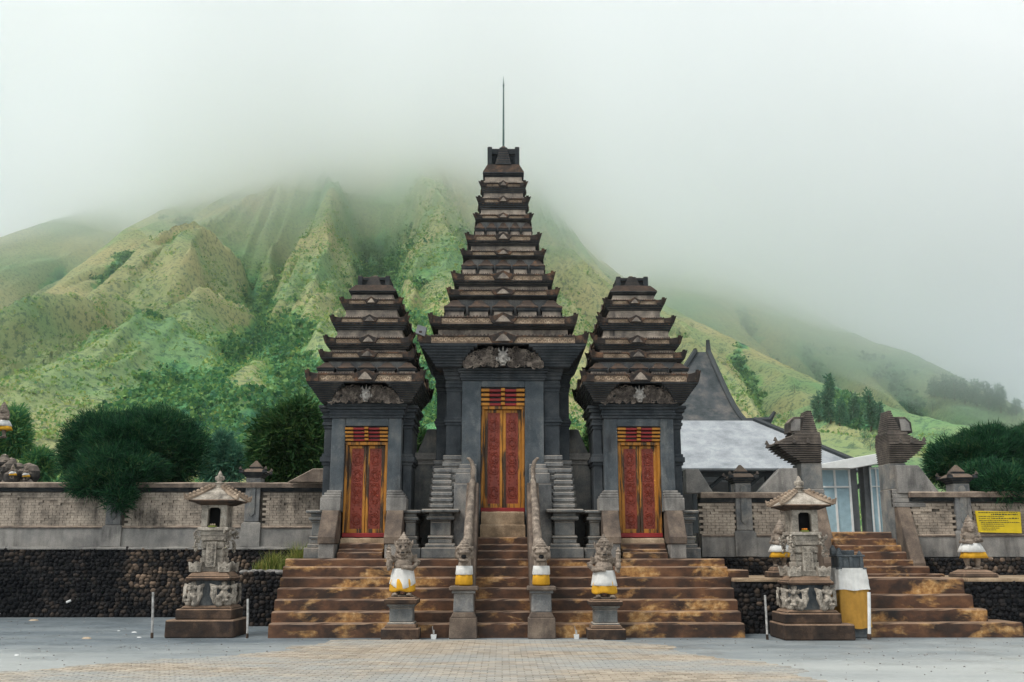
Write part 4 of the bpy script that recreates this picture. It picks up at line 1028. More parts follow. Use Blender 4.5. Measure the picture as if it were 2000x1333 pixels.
# ---- side towers
TS = [(600, 722, 747, 747), (627, 683, 700, 704), (636, 655, 672, 681), (649, 616, 631, 643), (668, 581, 595, 604)]
def side_gate(sg, label):
    xc, yc = -3.2, 3.6
    dx = 0 if sg < 0 else 6.4
    root = thing("gate_tower", label, "gate tower", (xc+dx, yc, ZT), "split stone gate towers of the temple")
    X = xc+dx
    dims = []
    # heights and widths are read once (left tower) and used for both
    global hwz
    _h = {}
    dm = []
    for (pl, t0, t1, t2) in TS:
        hw, zb = hwz(pl, t1, xc, yc); yy = yc-hw; dm.append((hw, P(715, t0, yy).z, zb, P(715, t2, yy).z))
    h2, _ = hwz(615, 733, xc, yc); za, zb_ = P(715, 733, yc-h2).z, P(715, 706, yc-h2).z
    ht, _ = hwz(681, 567, xc, yc); tz = [P(725, v, yc-ht).z for v in (554, 567, 575)]
    hc, _ = hwz(699, 546, xc, yc); cz = [P(725, v, yc-hc).z for v in (554, 539, 532)]
    for i, (hw, zt_, zb, zcb) in enumerate(dm):
        nxt = dm[i+1] if i+1 < len(dm) else (ht, 0, 0, tz[2]); hn_a = nxt[0]*.88
        if i == 0:
            tier(root, X, yc, hw, zt_, zb, zcb, hw*.9, h2*.98, zt_-1)
            turrets(root, X, yc, h2, min(za, zt_-.01), zb_, nxt[0]*.86)
            nk = B(); nk.box(X-nxt[0]*.85, X+nxt[0]*.85, yc-nxt[0]*.85, yc+nxt[0]*.85, zb_-.1, nxt[3]+.02); nk.build("neck", M_CORB, root)
        else: tier(root, X, yc, hw, zt_, zb, zcb, hw*.88, hn_a, nxt[3])
    t = B(); t.m = 0
    for i, q in enumerate((.86, .93, 1.0)): t.box(X-ht*q, X+ht*q, yc-ht*q, yc+ht*q, tz[2]+(tz[1]-tz[2])*i/3, tz[2]+(tz[1]-tz[2])*(i+1)/3-(.01 if i < 2 else 0))
    t.m = 1
    for i in range(5): t.fr(X, yc, tz[1]+(tz[0]-tz[1])*i/5, tz[1]+(tz[0]-tz[1])*(i+1)/5, ht*(1-.05*i), ht*(.985-.05*i)-.012)
    t.build("top_roof", [M_CORB, M_RUST], root, .006)
    crown(root, X, yc, hc, tz[0]-.01, cz[1], cz[2])
    yf = 2.8; z = lambda v: Zp(v, yf, 715)
    zc0, zc1 = z(817), z(789); oh = .505; zd = z(1050); zlt = z(833)
    b = B()
    for s_ in (-1, 1):
        xa, xb = sorted((X+s_*oh, X+s_*.82)); b.box(xa, xb, yf, yf+.6, z(1000), zc0)
    b.box(X-oh, X+oh, yf, yf+.6, zlt+.004, zc0); b.box(X-oh, X+oh, yf+.26, yf+.6, ZT, zlt); b.box(X-.98, X+.98, yf+.6, yc+.95, ZT, zc1)
    b.build("wall", M_ANDESITE, root, .012)
    for s_ in (-1, 1):
        b = B()
        xa, xb = sorted((X+s_*(oh+.02), X+s_*.82))
        for (u0, u1, e) in ((z(999), z(973), .17), (z(973), z(968), .14), (z(968), z(963), .10), (z(963), z(958), .05)):
            b.box(xa-(e if s_ < 0 else 0), xb+(e if s_ > 0 else 0), yf-e, yf+.3, u0, u1)
        b.build("jamb_base", M_CONC, root, .015)
    # sloping cheek walls and the little stair between them
    for s_ in (-1, 1):
        xa, xb = sorted((X+s_*(oh+.04), X+s_*.93)); yb = yf+.2
        b = B(); b.prism([(yf-.20, z(998)), (yb, z(998)), (yb, z(1063)), (2.18, z(1063)), (2.18, z(1050))][::-1], 'x', xa, xb); ck = b.build("cheek_wall", M_RAMP, root, .012)
        b = B(); b.box(xa+.02, xb-.02, 2.22, yb, ZT, z(1063)-.004); b.build("cheek_base", M_CONC, ck, .012)
    b = B(); zs = [ZT, Zp(1081, 2.35, 715)+.03, Zp(1074, 2.5, 715)+.02, z(1061)+.0, z(1051)]
    ys = [2.3, 2.45, 2.6, 2.72]
    for k in range(4):
        b = B(); b.slab(X-oh, X+oh, ys[k], yf+.3, zs[k], zs[k+1]-(0 if k < 3 else .004), .2, .008); b.build("step", M_STEP if k < 3 else M_CURB, root)
    b = B()
    for i, e in enumerate((.02, .045, .03, .075, .10)):
        u0 = zc0+(zc1-zc0)*i/5; b.box(X-.84-e, X+.84+e, yf-.02-e, yf+.7, u0, zc0+(zc1-zc0)*(i+1)/5-.006)
    b.build("cornice", M_ANDESITE_D, root, .008)
    for s_ in (-1, 1):
        xa, xb = sorted((X+s_*.84, X+s_*1.04))
        Yq = yf+.3; zq = lambda v: Zp(v, Yq, 715)
        b = B(); b.box(xa, xb, Yq, yc+.9, ZT, zq(838))
        c0, c1 = zq(838), zc1
        for i, e in enumerate((.02, .05, .03, .07, .05, .10, .14)): b.box(xa-e, xb+e, Yq-e, yc+.9+e, c0+(c1-c0)*i/7, c0+(c1-c0)*(i+1)/7-.006)
        for v0, v1, e in ((909, 903, .03), (903, 893, .07), (893, 887, .035)): b.box(xa-e, xb+e, Yq-e, yc+.9+e, zq(v0), zq(v1))
        b.build("pilaster", M_ANDESITE_D, root, .01)
        b = B(); p1 = zq(998); h = p1-ZT
        xa, xb = sorted((X+s_*.98, X+s_*1.17))
        for f0, f1, e in ((.94, 1, .15), (.86, .94, .05), (.79, .86, .09), (.74, .79, .04), (.46, .74, .02), (.40, .46, .07), (.30, .40, .05), (.22, .30, .10), (0, .22, .16)):
            b.box(xa-e, xb+e, Yq-.25-e, yc+.6, ZT+h*f0, ZT+h*f1)
        b.build("pedestal", M_ANDESITE_L, root, .015)
    corbel(root, X, yc, dm[0][0], 1.06, zc1, dm[0][2], .80, yf+.05, 9, M_CORB)
    kala(root, X, yf-.22, zc1, dm[0][2]-.02, .84)
    door(root, X, yf+.14, zd, z(864), oh-.004, z(861), zlt)
    return root
side_gate(-1, "left stone gate tower with tiered roof and worn gold door, left of the tall tower")
side_gate(1, "right stone gate tower with tiered roof and worn gold door, beside the grey pavilion")

# link walls between the towers
for s_ in (-1, 1):
    xa, xb = sorted((s_*1.6, s_*2.25)); Y = 4.1; z = lambda v: Zp(v, Y, 830)
    t = thing("link_wall", "streaked grey wall joining the %s gate tower to the central tower" % ("left" if s_ < 0 else "right"), "wall", ((xa+xb)/2, Y, ZT))
    b = B(); b.box(xa, xb, Y, Y+.5, ZT, z(908)); b.build("wall", M_ANDESITE_L, t)
    b = B()
    for u0, u1, e in ((908, 904, .04), (904, 899, .02), (899, 892, .10), (892, 885, .06)): b.box(xa, xb, Y-e, Y+.5+e, z(u0), z(u1))
    b.build("coping", M_CONC, t, .01)
    b = B(); q = [(s_*1.62, z(885)), (s_*2.12, z(885)), (s_*1.88, z(838)), (s_*1.62, z(838))]
    b.prism(q if s_ > 0 else q[::-1], 'y', Y+.05, Y+.4); b.build("wing", M_ANDESITE_L, t, .015)

# ------------------------------------------------------------------ serpent balustrades
for s_ in (-1, 1):
    nm = "left" if s_ < 0 else "right"
    xc = s_*.70
    t = thing("stair_balustrade", "worn tan ramp wall with foot pedestal, %s side of the narrow central stairs" % nm, "balustrade", (xc, .2, 0), "balustrades of the central stairs")
    z = lambda v, Y: Zp(v, Y, 920)
    ztop = z(944, 2.9)
    b = B(); b.prism([(.15, 0), (3.0, 0), (3.0, ztop), (2.72, ztop), (.15, z(1146, .15))], 'x', s_*.56, s_*.83) if s_ > 0 else b.prism([(.15, 0), (3.0, 0), (3.0, ztop), (2.72, ztop), (.15, z(1146, .15))][::1], 'x', s_*.83, s_*.56)
    b.build("ramp_wall", M_RAMP, t, .02)
    b = B(); X = s_*.77; yp = -.16
    h = z(1145, -.1)
    for f0, f1, a, mi in ((0, .40, .275, 1), (.40, .50, .25, 1), (.50, .86, .20, 0), (.86, .92, .235, 0), (.92, 1, .29, 1)):
        b.m = mi; b.fr(X+s_*(.0 if f0 else .0), yp+.15, h*f0, h*f1, a, a-(.05 if f0 == .40 else .01), a*.9, (a-.01)*.9)
    b.build("pedestal", [M_PLINTH, M_RAMP], t, .015)
    # the serpent itself rests on the ramp
    n = thing("naga_statue", "carved serpent with open mouth and white and yellow skirt, %s of the central stairs" % nm, "statue", (X, .1, h), "serpent statues")
    hb_ = B(); zc = z(1085, -.05)
    y0 = -.05
    hb_.ell((X, y0+.05, h+.30), (.135, .13, .32)); hb_.ell((X, y0, zc+.0), (.165, .17, .15)); hb_.ell((X, y0-.10, zc+.055), (.14, .12, .06)); hb_.ell((X, y0-.09, zc-.10), (.11, .12, .04))
    for q in (-1, 1):
        hb_.ell((X+q*.075, y0-.13, zc+.09), (.04, .035, .04)); hb_.ell((X+q*.16, y0+.02, zc+.02), (.035, .06, .10)); hb_.tube([(X+q*.13, y0, zc+.08), (X+q*.18, y0+.02, zc+.18)], [.05, .012])
        hb_.tube([(X+q*.06, y0-.16, zc+.03), (X+q*.06, y0-.18, zc-.05)], [.018, .006]); hb_.ell((X+q*.045, y0-.2, zc+.06), (.03, .03, .025))
    for k, (r_, dz) in enumerate(((.15, .14), (.13, .19), (.10, .235), (.07, .275), (.035, .31))): hb_.ell((X, y0+.02, zc+dz), (r_, r_, .035))
    for k in range(9):
        a = math.pi*(k/8); hb_.ell((X+.15*math.cos(a), y0-.03, zc+.12+.05*math.sin(a)), (.028, .04, .035))
    remeshed(hb_, .009, M_GUARD, "body", n, smooth_it=1)
    mo = B(); mo.ell((X, y0-.15, zc-.025), (.055, .045, .042)); mo.build("open_mouth", M_DARK, n, smooth=True)
    fold = lambda an, zz: 1+.05*math.sin(an*7+zz*9)+.03*math.sin(an*13+2)
    cl = B(); cl.lathe([(.155, .22), (.165, .14), (.172, .06), (.165, .045)], (X, y0+.05, h+.17), 40, 1, .9, fold); cl.build("white_cloth", M_WHITE, n, smooth=True)
    cl = B(); cl.lathe([(.150, .24), (.164, .14), (.170, .03), (.15, .0)], (X, y0+.055, h+.01), 40, 1, .9, lambda an, zz: 1+.05*math.sin(an*6+1+zz*9)); cl.build("yellow_cloth", M_YELLOW, n, smooth=True)
    bd = B(); pts = []; rd = []
    for k in range(26):
        u = k/25; Y = .12+2.62*u
        zz = z(1146, .15)+(ztop-z(1146, .15))*min(1, max(0, (Y-.15)/2.57))
        r_ = .125-.06*u
        pts.append((X+s_*(-.0-.07*u)+.006*math.sin(k*.8), Y, zz+r_*.8+.008*math.sin(k*1.1))); rd.append(r_)
    e = Vector(pts[-1])
    for dx_, dy, dz, r_ in ((0, .03, .15, .062), (-.0, .02, .30, .055), (s_*.03, 0, .42, .048), (s_*.10, -.02, .50, .035), (s_*.14, -.03, .50, .02)):
        pts.append((e.x+dx_, e.y+dy, e.z+dz)); rd.append(r_)
    bd.tube(pts, rd, 10); bd.build("serpent_tail", M_GUARD, n, smooth=True)

# ------------------------------------------------------------------ guardian statues on pedestals
def pedestal(b, X, Y, h, w_):
    for f0, f1, a, c, mi in ((0, .27, 1.0, 1.0, 1), (.27, .36, .86, .78, 1), (.36, .41, .74, .70, 0), (.41, .74, .62, .61, 0), (.74, .78, .66, .66, 0), (.78, .84, .72, .78, 0), (.84, .96, .88, .90, 1), (.96, 1, .78, .70, 1)):
        b.m = mi; b.fr(X, Y, h*f0, h*f1, w_*a, w_*c)
def guardian(X, Y, h, s, pose, label, ped_label, small=False):
    H = 1.22*s
    pt = B(); w_ = .365*s; pedestal(pt, X, Y, h, w_)
    po = pt.build("statue_pedestal", [M_ANDESITE_L, M_SHRINE_BR], bevel=.015, loc=(X, Y, 0)); tag(po, ped_label, "pedestal", "pedestals in front of the steps")
    n = thing("guardian_statue", label, "statue", (X, Y, h), "guardian statues")
    b = B(); o = Vector((X, Y, h))
    def E(x, y, z_, rx, ry, rz, **k): b.ell(o+Vector((x, y, z_))*s, (rx*s, ry*s, rz*s), **k)
    def Tt(pts, r, seg=8): b.tube([o+Vector(p)*s for p in pts], [q*s for q in r], seg)
    E(0, 0, .02, .24, .18, .035)
    for q in (-1, 1):
        Tt([(q*.10, .02, .45), (q*.115, -.02, .28), (q*.11, .0, .10), (q*.115, -.0, .05)], [.12, .095, .07, .065])
        E(q*.135, -.08, .065, .055, .12, .035)
        for k in range(4): E(q*(.105+k*.024), -.185, .05, .018, .035, .02)
    E(0, .02, .50, .21, .16, .14); E(0, -.03, .60, .19, .16, .14); E(0, .02, .74, .20, .13, .12)     # belly, chest
    E(0, -.02, .80, .12, .10, .07)
    E(0, -.03, .94, .125, .125, .135)                                      # head
    E(0, -.14, .915, .045, .05, .035); E(0, -.12, .875, .085, .05, .022); E(0, -.11, .825, .08, .06, .03); E(0, -.13, .855, .05, .02, .012)
    for q in (-1, 1):
        E(q*.05, -.135, .965, .03, .025, .028); E(q*.055, -.14, .995, .045, .02, .014); E(q*.125, -.03, .93, .03, .03, .07)
        Tt([(q*.12, 0, .96), (q*.17, .0, 1.03), (q*.185, .0, 1.10)], [.04, .03, .01]); E(q*.10, -.09, .89, .04, .04, .04)
        Tt([(q*.04, -.15, .86), (q*.045, -.17, .82)], [.012, .005])
        for k in range(5): E(q*(.10+.02*k), .04, .90-.05*k, .05, .06, .05)                                # hair locks
    for (r_, zz_) in ((.14, 1.02), (.15, 1.045), (.115, 1.09), (.125, 1.11), (.085, 1.15), (.05, 1.19), (.025, 1.23)): E(0, -.01, zz_, r_, r_, .03)
    for k in range(7): E(.13*math.cos(math.pi*k/6), -.08*math.sin(math.pi*k/6)-.05, 1.05, .022, .022, .04)
    for k in range(9): E(.15*math.cos(math.pi*(.1+.8*k/8)), -.13*math.sin(math.pi*(.1+.8*k/8))-.0, .80-.05*math.sin(math.pi*k/8), .02, .02, .02)   # necklace
    cs_ = -1 if pose == 0 else 1
    # arm that holds the club, arm on the belly
    Tt([(cs_*.20, .02, .79), (cs_*.265, .02, .66), (cs_*.25, -.10, .56)], [.075, .06, .05]); Tt([(cs_*.25, -.1, .56), (cs_*.24, -.16, .66), (cs_*.235, -.17, .72)] if pose == 0 else [(cs_*.25, -.1, .56), (cs_*.25, -.15, .57)], [.052, .045, .045][:(3 if pose == 0 else 2)])
    Tt([(-cs_*.20, .02, .79), (-cs_*.28, .0, .64), (-cs_*.20, -.14, .55), (-cs_*.06, -.20, .57)], [.078, .062, .055, .04])
    hx = -cs_*.045
    E(hx, -.205, .57, .045, .03, .04)
    for k in range(4): Tt([(hx-.02+cs_*.0, -.235, .60-.022*k), (hx+cs_*.04, -.24, .60-.022*k), (hx+cs_*.06, -.215, .595-.022*k)], [.013, .013, .01], 5)
    E(-cs_*.28, 0, .68, .07, .07, .03); E(cs_*.26, .02, .69, .07, .07, .03)
    cx, zb_, zt_ = (cs_*.27, .50, 1.0)
    Tt([(cx, -.15, zb_), (cx, -.15, .62), (cx*1.02, -.14, .85), (cx*1.04, -.13, zt_)], [.03, .042, .052, .02])
    for zz_ in (.62, .74, .86, .93): E(cx*1.02, -.145, zz_, .06, .06, .018)
    for k in range(4): Tt([(cx-.05, -.16-.02, .60+.022*k), (cx, -.205, .60+.022*k), (cx+.05, -.17, .60+.022*k)], [.012, .014, .012], 5)
    E(cx, -.14, .63, .055, .05, .05)
    body = remeshed(b, .0095*s, M_GUARD, "body", n, smooth_it=1)
    for q in (-1, 1):
        e_ = B(); e_.ell(o+Vector((q*.05, -.158, .966))*s, (.017*s, .012*s, .012*s)); e_.build("eye", M_DARK, body)
    e_ = B(); e_.ell(o+Vector((0, -.155, .850))*s, (.05*s, .02*s, .014*s)); e_.build("mouth", M_DARK, body)
    sk = lambda k1, k2, a: (lambda an, zz_: 1+a*math.sin(an*k1+zz_*6)+a*.6*math.sin(an*k2+1.3))
    if not small:
        c = B(); c.lathe([(.20, .0), (.205, -.01), (.222, -.10), (.245, -.22), (.26, -.285), (.245, -.295)], tuple(o+Vector((0, -.01, .545*s))), 48, s, .86*s, sk(7, 17, .035))
        dr = -.10 if pose == 0 else 0
        c.v = [(x, y, o.z+.545*s+(z_-o.z-.545*s)*s+(max(0, min(1, (o.z+.45-z_)*6)))*(dr*max(0, 1-(abs(x-X)*4.2)**2)+.006*math.sin(math.atan2(y-Y, x-X)*5+1))) for x, y, z_ in c.v]
        c.build("white_cloth", M_WHITE, n, smooth=True)
        c = B(); c.lathe([(.225, .0), (.246, -.08), (.266, -.20), (.26, -.235), (.245, -.24)], tuple(o+Vector((0, -.01, .345*s))), 48, .97*s, .84*s, sk(6, 13, .045))
        c.v = [(x, y, o.z+.345*s+(z_-o.z-.345*s)*s+(.015*math.sin(math.atan2(y-Y, x-X)*4+2) if z_ < o.z+.2 else 0)) for x, y, z_ in c.v]
        c.build("yellow_cloth", M_YELLOW, n, smooth=True)
    else:
        c = B(); c.lathe([(.19, .02), (.25, -.06), (.33, -.15), (.30, -.16)], tuple(o+Vector((0, -.01, .53*s))), 40, s, .8*s, sk(3, 11, .06)); c.build("white_cloth", M_WHITE, n, smooth=True)
        c = B(); c.lathe([(.25, .02), (.29, -.09), (.33, -.15), (.27, -.15)], tuple(o+Vector((.03, -.01, .40*s))), 40, s, .8*s, sk(3, 7, .08)); c.build("yellow_cloth", M_YELLOW, n, smooth=True)
    return n
hg = Zp(1166, -.15, 785)
guardian(Xp(788, -.15), -.15, hg, 1.0, 0, "stone guardian with horned cap raising a club beside its head, white and yellow skirt", "pedestal under the left stone guardian at the foot of the wide steps")
guardian(Xp(1179, -.15), -.15, Zp(1170, -.15, 1180), 1.0, 1, "stone guardian with tall crown and club at its side, white over yellow skirt", "pedestal under the right stone guardian at the foot of the wide steps")

# small guardians by the right stairs
ys_ = 1.9
zsm = Zp(1113, ys_, 1900)
b = B(); Xs = Xp(1899, ys_, 1110); b.fr(Xs, ys_, zl+.05, zl+.05+(zsm-zl)*.45, .39, .36); b.fr(Xs, ys_, zl+.05+(zsm-zl)*.45, zsm, .34, .22)
tag(b.build("statue_pedestal", M_SHRINE_BR, bevel=.02, loc=(Xs, ys_, zl)), "low dark pedestal under the small skirted statue near the yellow board", "pedestal")
def small_statue(X, Y, h, s, label, lean=0):
    n = thing("small_statue", label, "statue", (X, Y, h)); b = B(); o = Vector((X, Y, h))
    def E(x, y, z_, rx, ry, rz): b.ell(o+Vector((x+lean*z_, y, z_))*s, (rx*s, ry*s, rz*s))
    def Tt(pts, r): b.tube([o+Vector((p[0]+lean*p[2], p[1], p[2]))*s for p in pts], [q*s for q in r], 7)
    E(0, 0, .02, .22, .16, .03)
    Tt([(-.07, .03, .45), (-.16, -.03, .27), (-.10, .02, .05)], [.11, .08, .05]); Tt([(.08, 0, .45), (.10, -.03, .25), (.11, 0, .05)], [.11, .075, .05])
    E(-.12, -.07, .05, .05, .1, .03); E(.13, -.07, .05, .05, .1, .03)
    E(0, 0, .55, .18, .14, .16); E(0, 0, .72, .17, .12, .12); E(0, -.03, .93, .12, .12, .13); E(0, -.12, .90, .04, .04, .03); E(0, -.10, .85, .06, .04, .02)
    for q in (-1, 1):
        E(q*.045, -.12, .95, .028, .02, .025); E(q*.12, 0, .93, .03, .03, .06); E(q*.13, .04, .85, .05, .05, .08)
    for r_, zz_ in ((.13, 1.02), (.10, 1.08), (.07, 1.13), (.03, 1.18)): E(0, 0, zz_, r_, r_, .03)
    Tt([(-.17, 0, .77), (-.24, -.02, .62), (-.10, -.17, .60)], [.07, .055, .04]); Tt([(.17, 0, .77), (.22, -.05, .64), (.05, -.18, .66)], [.07, .055, .04])
    for k in range(4): Tt([(-.10, -.19, .62-.02*k), (-.04, -.2, .63-.02*k)], [.012, .01]); Tt([(.05, -.2, .68-.02*k), (-.01, -.21, .68-.02*k)], [.012, .01])
    remeshed(b, .014*s, M_GUARD, "body", n, smooth_it=1)
    f = lambda an, zz_: 1+.07*math.sin(an*3+1)+.035*math.sin(an*11)
    c = B(); c.lathe([(.19, 0), (.24, -.07*s), (.30, -.19*s), (.27, -.2*s)], (o.x+lean*.55*s, o.y, o.z+.58*s), 40, s, .8*s, f); c.build("white_cloth", M_WHITE, n, smooth=True)
    c = B(); c.lathe([(.24, 0), (.28, -.09*s), (.31, -.17*s), (.27, -.165*s)], (o.x+lean*.4*s+.02, o.y, o.z+.42*s), 40, s, .8*s, lambda an, zz_: 1+.09*math.sin(an*3+2)+.03*math.sin(an*9)); c.build("yellow_cloth", M_YELLOW, n, smooth=True)
small_statue(Xs+.02, ys_, zsm, .98, "small stone statue with folded arms and short flared skirt, left of the yellow board")
Xq = Xp(1521, 1.7, 1080); zq_ = zl+.18
b = B(); b.fr(Xq, 1.7, zl+.05, zq_, .28, .26); b.fr(Xq, 1.7, zq_, zq_+.09, .22, .17); tag(b.build("statue_pedestal", M_SHRINE_BR, bevel=.02, loc=(Xq, 1.7, zl)), "low dark pedestal under the small statue half hidden behind the right shrine", "pedestal")
small_statue(Xq, 1.7, zq_+.08, .86, "small stone statue with white and yellow skirt peeping out left of the right shrine", .06)

# ------------------------------------------------------------------ shrines
def shrine(X, Y, label, ybase, mirror, group):
    """X, Y = axis of the shrine"""
    yf = Y-.62; z = lambda v: Zp(v+(ybase-1243), yf, 420)
    t = thing("stone_shrine", label, "shrine", (X, Y, 0), group); m = mirror
    b = B(); b.box(X-(.86 if m > 0 else .72), X+(.72 if m > 0 else .86), Y-.64, Y+.62, 0, z(1212)); b.build("base_block", M_SHRINE_BR, t, .025)
    b = B(); b.box(X-.68, X+.62, Y-.52, Y+.50, z(1212), z(1191)); b.fr(X, Y, z(1191), z(1185), .60, .54, .46, .42); b.build("base_step", M_SHRINE_BR, t, .02)
    b = B(); b.box(X-.34, X+.34, Y-.30, Y+.30, z(1187), z(1133)); b.build("lower_core", M_ANDESITE, t, .01)
    # crouching winged figures at the corners
    cb = B(); zz0, zz1 = z(1187), z(1137); h = zz1-zz0
    cx, cy = 0.0, 0.0
    for q in (-1, 1):
        cb.ell((cx+q*.10, cy, zz0+h*.12), (.10, .10, h*.13)); cb.tube([(cx+q*.12, cy-.03, zz0+h*.15), (cx+q*.17, cy-.1, zz0+h*.4), (cx+q*.06, cy-.12, zz0+h*.5)], [.05, .045, .04])
        cb.tube([(cx+q*.15, cy+.02, zz0+h*.75), (cx+q*.30, cy+.03, zz0+h*.86), (cx+q*.29, cy+.0, zz0+h*.5), (cx+q*.2, cy-.02, zz0+h*.12)], [.05, .05, .04, .03])
        for k in range(3): cb.tube([(cx+q*(.20+.04*k), cy-.03, zz0+h*.8), (cx+q*(.17+.045*k), cy-.06, zz0+h*.15)], [.02, .012], 5)
        cb.ell((cx+q*.05, cy-.11, zz0+h*.80), (.025, .03, .025)); cb.ell((cx+q*.10, cy, zz0+h*.78), (.03, .04, .05)); cb.ell((cx+q*.04, cy-.15, zz0+h*.25), (.04, .06, .03))
    cb.ell((cx, cy, zz0+h*.42), (.13, .11, h*.26)); cb.ell((cx, cy-.05, zz0+h*.38), (.08, .09, h*.12)); cb.ell((cx, cy-.03, zz0+h*.76), (.085, .09, h*.13)); cb.ell((cx, cy-.11, zz0+h*.70), (.055, .045, .035)); cb.ell((cx, cy, zz0+h*.93), (.07, .07, .05))
    first = None
    for (dx, dy, rz) in ((-.36, -.34, R(-32)), (.36, -.34, R(32)), (-.36, .32, R(-148)), (.36, .32, R(148))):
        if first is None:
            ob0 = remeshed(cb, .012, M_SHRINE, "corner_figure", t, smooth_it=1)
            # remeshed() stored the figure round the world origin; move it to the corner
            ob0.location = (0, 0, 0); me = ob0.data
            me.transform(Matrix.Translation(Vector((X, Y, 0)))); first = me; o = ob0
        else:
            o = bpy.data.objects.new("corner_figure", first); COL.objects.link(o); o.parent = t
        o.location = (dx, dy, 0); o.rotation_euler = (0, 0, rz)
    b = B(); b.box(X-.52, X+.52, Y-.47, Y+.47, z(1135), z(1128)); b.fr(X, Y, z(1128), z(1118), .50, .40, .45, .36); b.build("slab", M_SHRINE_BR, t, .02)
    b = B()
    for i in range(5):
        a = (.30, .27, .25, .27, .29)[i]; za = z(1118)+(z(1040)-z(1118))*i/5; zb_ = z(1118)+(z(1040)-z(1118))*(i+1)/5
        b.box(X-a, X+a, Y-a*.95, Y+a*.95, za, zb_-.03); b.box(X-a+.03, X+a-.03, Y-a*.95+.03, Y+a*.95-.03, zb_-.03, zb_)
    b.build("column", M_SHRINE, t, .01)
    b = B(); b.box(X-.115, X+.115, Y-.34, Y-.27, z(1108), z(1058)); hz = (z(1108)+z(1058))/2
    for k in range(5):
        for q in (-1, 1): b.curl(X+q*.05, Y-.345, z(1106)+(z(1060)-z(1106))*(k+.5)/5, .04, 1.2, q, 1.0*k, .012, 8)
    b.tube([(X+.05*math.cos(a), Y-.345, hz+.05*math.sin(a)) for a in np.linspace(0, 6.28, 13)], .012, 4, False)
    b.build("relief_panel", M_SHRINE, t, .004)
    b = B(); rr = random.Random(5)
    def leafs(lb, cx_, cy_, za, zb_, w1, up):
        for k in range(22):
            u = rr.random(); zz_ = za+(zb_-za)*u; sp = w1*(u if up else 1-u*.4)
            lb.ell((cx_+rr.uniform(-sp, sp), cy_+rr.uniform(-sp, sp), zz_), (rr.uniform(.02, .045), rr.uniform(.02, .045), rr.uniform(.025, .055)), 6, 4, Matrix.Rotation(rr.uniform(0, 3), 3, 'X'))
        for k in range(6): lb.curl(cx_+rr.uniform(-sp, sp), cy_-w1*.9, za+(zb_-za)*rr.random(), .04, 1.2, rr.choice((-1, 1)), rr.uniform(0, 6), .014, 8)
    for sx in (-1, 1):
        for sy in (-1, 1):
            lb = B(); leafs(lb, X+sx*.36, Y+sy*.34, z(1078), z(1036), .10, True); lb.build("corner_leaf", M_SHRINE, t, smooth=True)
            lb = B(); cx_, cy_ = X+sx*.34, Y+sy*.32
            lb.prism([(cx_-.13, z(1118)), (cx_+.13, z(1118)), (cx_+.16, z(1098)), (cx_+.07, z(1103)), (cx_, z(1097)), (cx_-.07, z(1103)), (cx_-.16, z(1098))], 'y', cy_-.07, cy_+.07)
            for q in (-1, 1): lb.curl(cx_+q*.07, cy_-.075, z(1110), .05, 1.2, q, 0, .015, 8)
            lb.build("corner_leaf", M_SHRINE, t, .008)
    b = B(); b.box(X-.30, X+.30, Y-.29, Y+.29, z(1046), z(1036)); b.box(X-.36, X+.36, Y-.34, Y+.34, z(1036), z(1029)); b.build("table_slab", M_SHRINE, t, .012)
    b = B(); za, zb_ = z(1029), z(985)
    for sx in (-1, 1):
        for sy in (-1, 1): xa, xb = sorted((X+sx*.30, X+sx*.15)); ya, yb = sorted((Y+sy*.29, Y+sy*.18)); b.box(xa, xb, ya, yb, za, zb_)
    b.box(X-.28, X+.28, Y+.10, Y+.17, za, zb_); 
    for sx in (-1, 1): xa, xb = sorted((X+sx*.27, X+sx*.20)); b.box(xa, xb, Y-.18, Y+.10, za, zb_)
    b.prism([(X-.15, zb_), (X-.15, zb_-.10), (X-.09, zb_-.05), (X+.09, zb_-.05), (X+.15, zb_-.10), (X+.15, zb_)], 'y', Y-.275, Y-.2)
    b.build("chamber", M_SHRINE, t, .008)
    b = B(); b.box(X-.19, X+.19, Y+.04, Y+.095, za+.002, zb_-.002); b.build("niche_shade", M_DARK, t)  # near-black panel: the shade inside the niche put into its colour
    zc_, ze, zr_ = zb_, z(975), z(950)
    b = B(); b.fr(X, Y, zc_, ze-.04, .34, .50, .32, .47); b.box(X-.56, X+.56, Y-.52, Y+.52, ze-.04, ze); 
    b.build("eaves", M_SHRINE_BR, t, .01)
    b = B(); b.fr(X, Y, ze, zr_, .55, .12, .51, .12); rf = b.build("roof", M_SHRINE, t)
    for sx in (-1, 1):
        for sy in (-1, 1):
            b = B(); a = Vector((X+sx*.60, Y+sy*.56, ze+.02)); c = Vector((X+sx*.11, Y+sy*.11, zr_+.03))
            b.tube([a, a.lerp(c, .5)+Vector((0, 0, -.02)), c], [.045, .055, .05], 5)
            for k in range(7): p = a.lerp(c, k/7); b.ell(p+Vector((0, 0, .05)), (.05, .05, .04), 6, 4)
            b.tube([a, a+Vector((sx*.05, sy*.05, .10))], [.05, .015], 5)
            b.build("roof_ridge", M_FBACK, rf)
    b = B(); zf0, zf1 = z(953), z(915); h = zf1-zf0
    b.lathe([(.10, 0), (.13, h*.12), (.07, h*.16), (.09, h*.30), (.13, h*.36), (.06, h*.42), (.085, h*.55), (.095, h*.66), (.06, h*.76), (.05, h*.84), (.012, h)], (X, Y, zf0), 8)
    for k in range(4): b.ell((X+.09*math.cos(k*1.57), Y+.09*math.sin(k*1.57), zf0+h*.6), (.03, .03, .05), 6, 4)
    b.build("finial", M_SHRINE, t)
    t.scale = (.86, .86, 1)
    return t, za
Xl = Xp(420, .55); t1, za1 = shrine(Xl, .55, "left weathered stone shrine with winged corner figures, standing before the left brick wall", 1243, 1, "stone shrines")
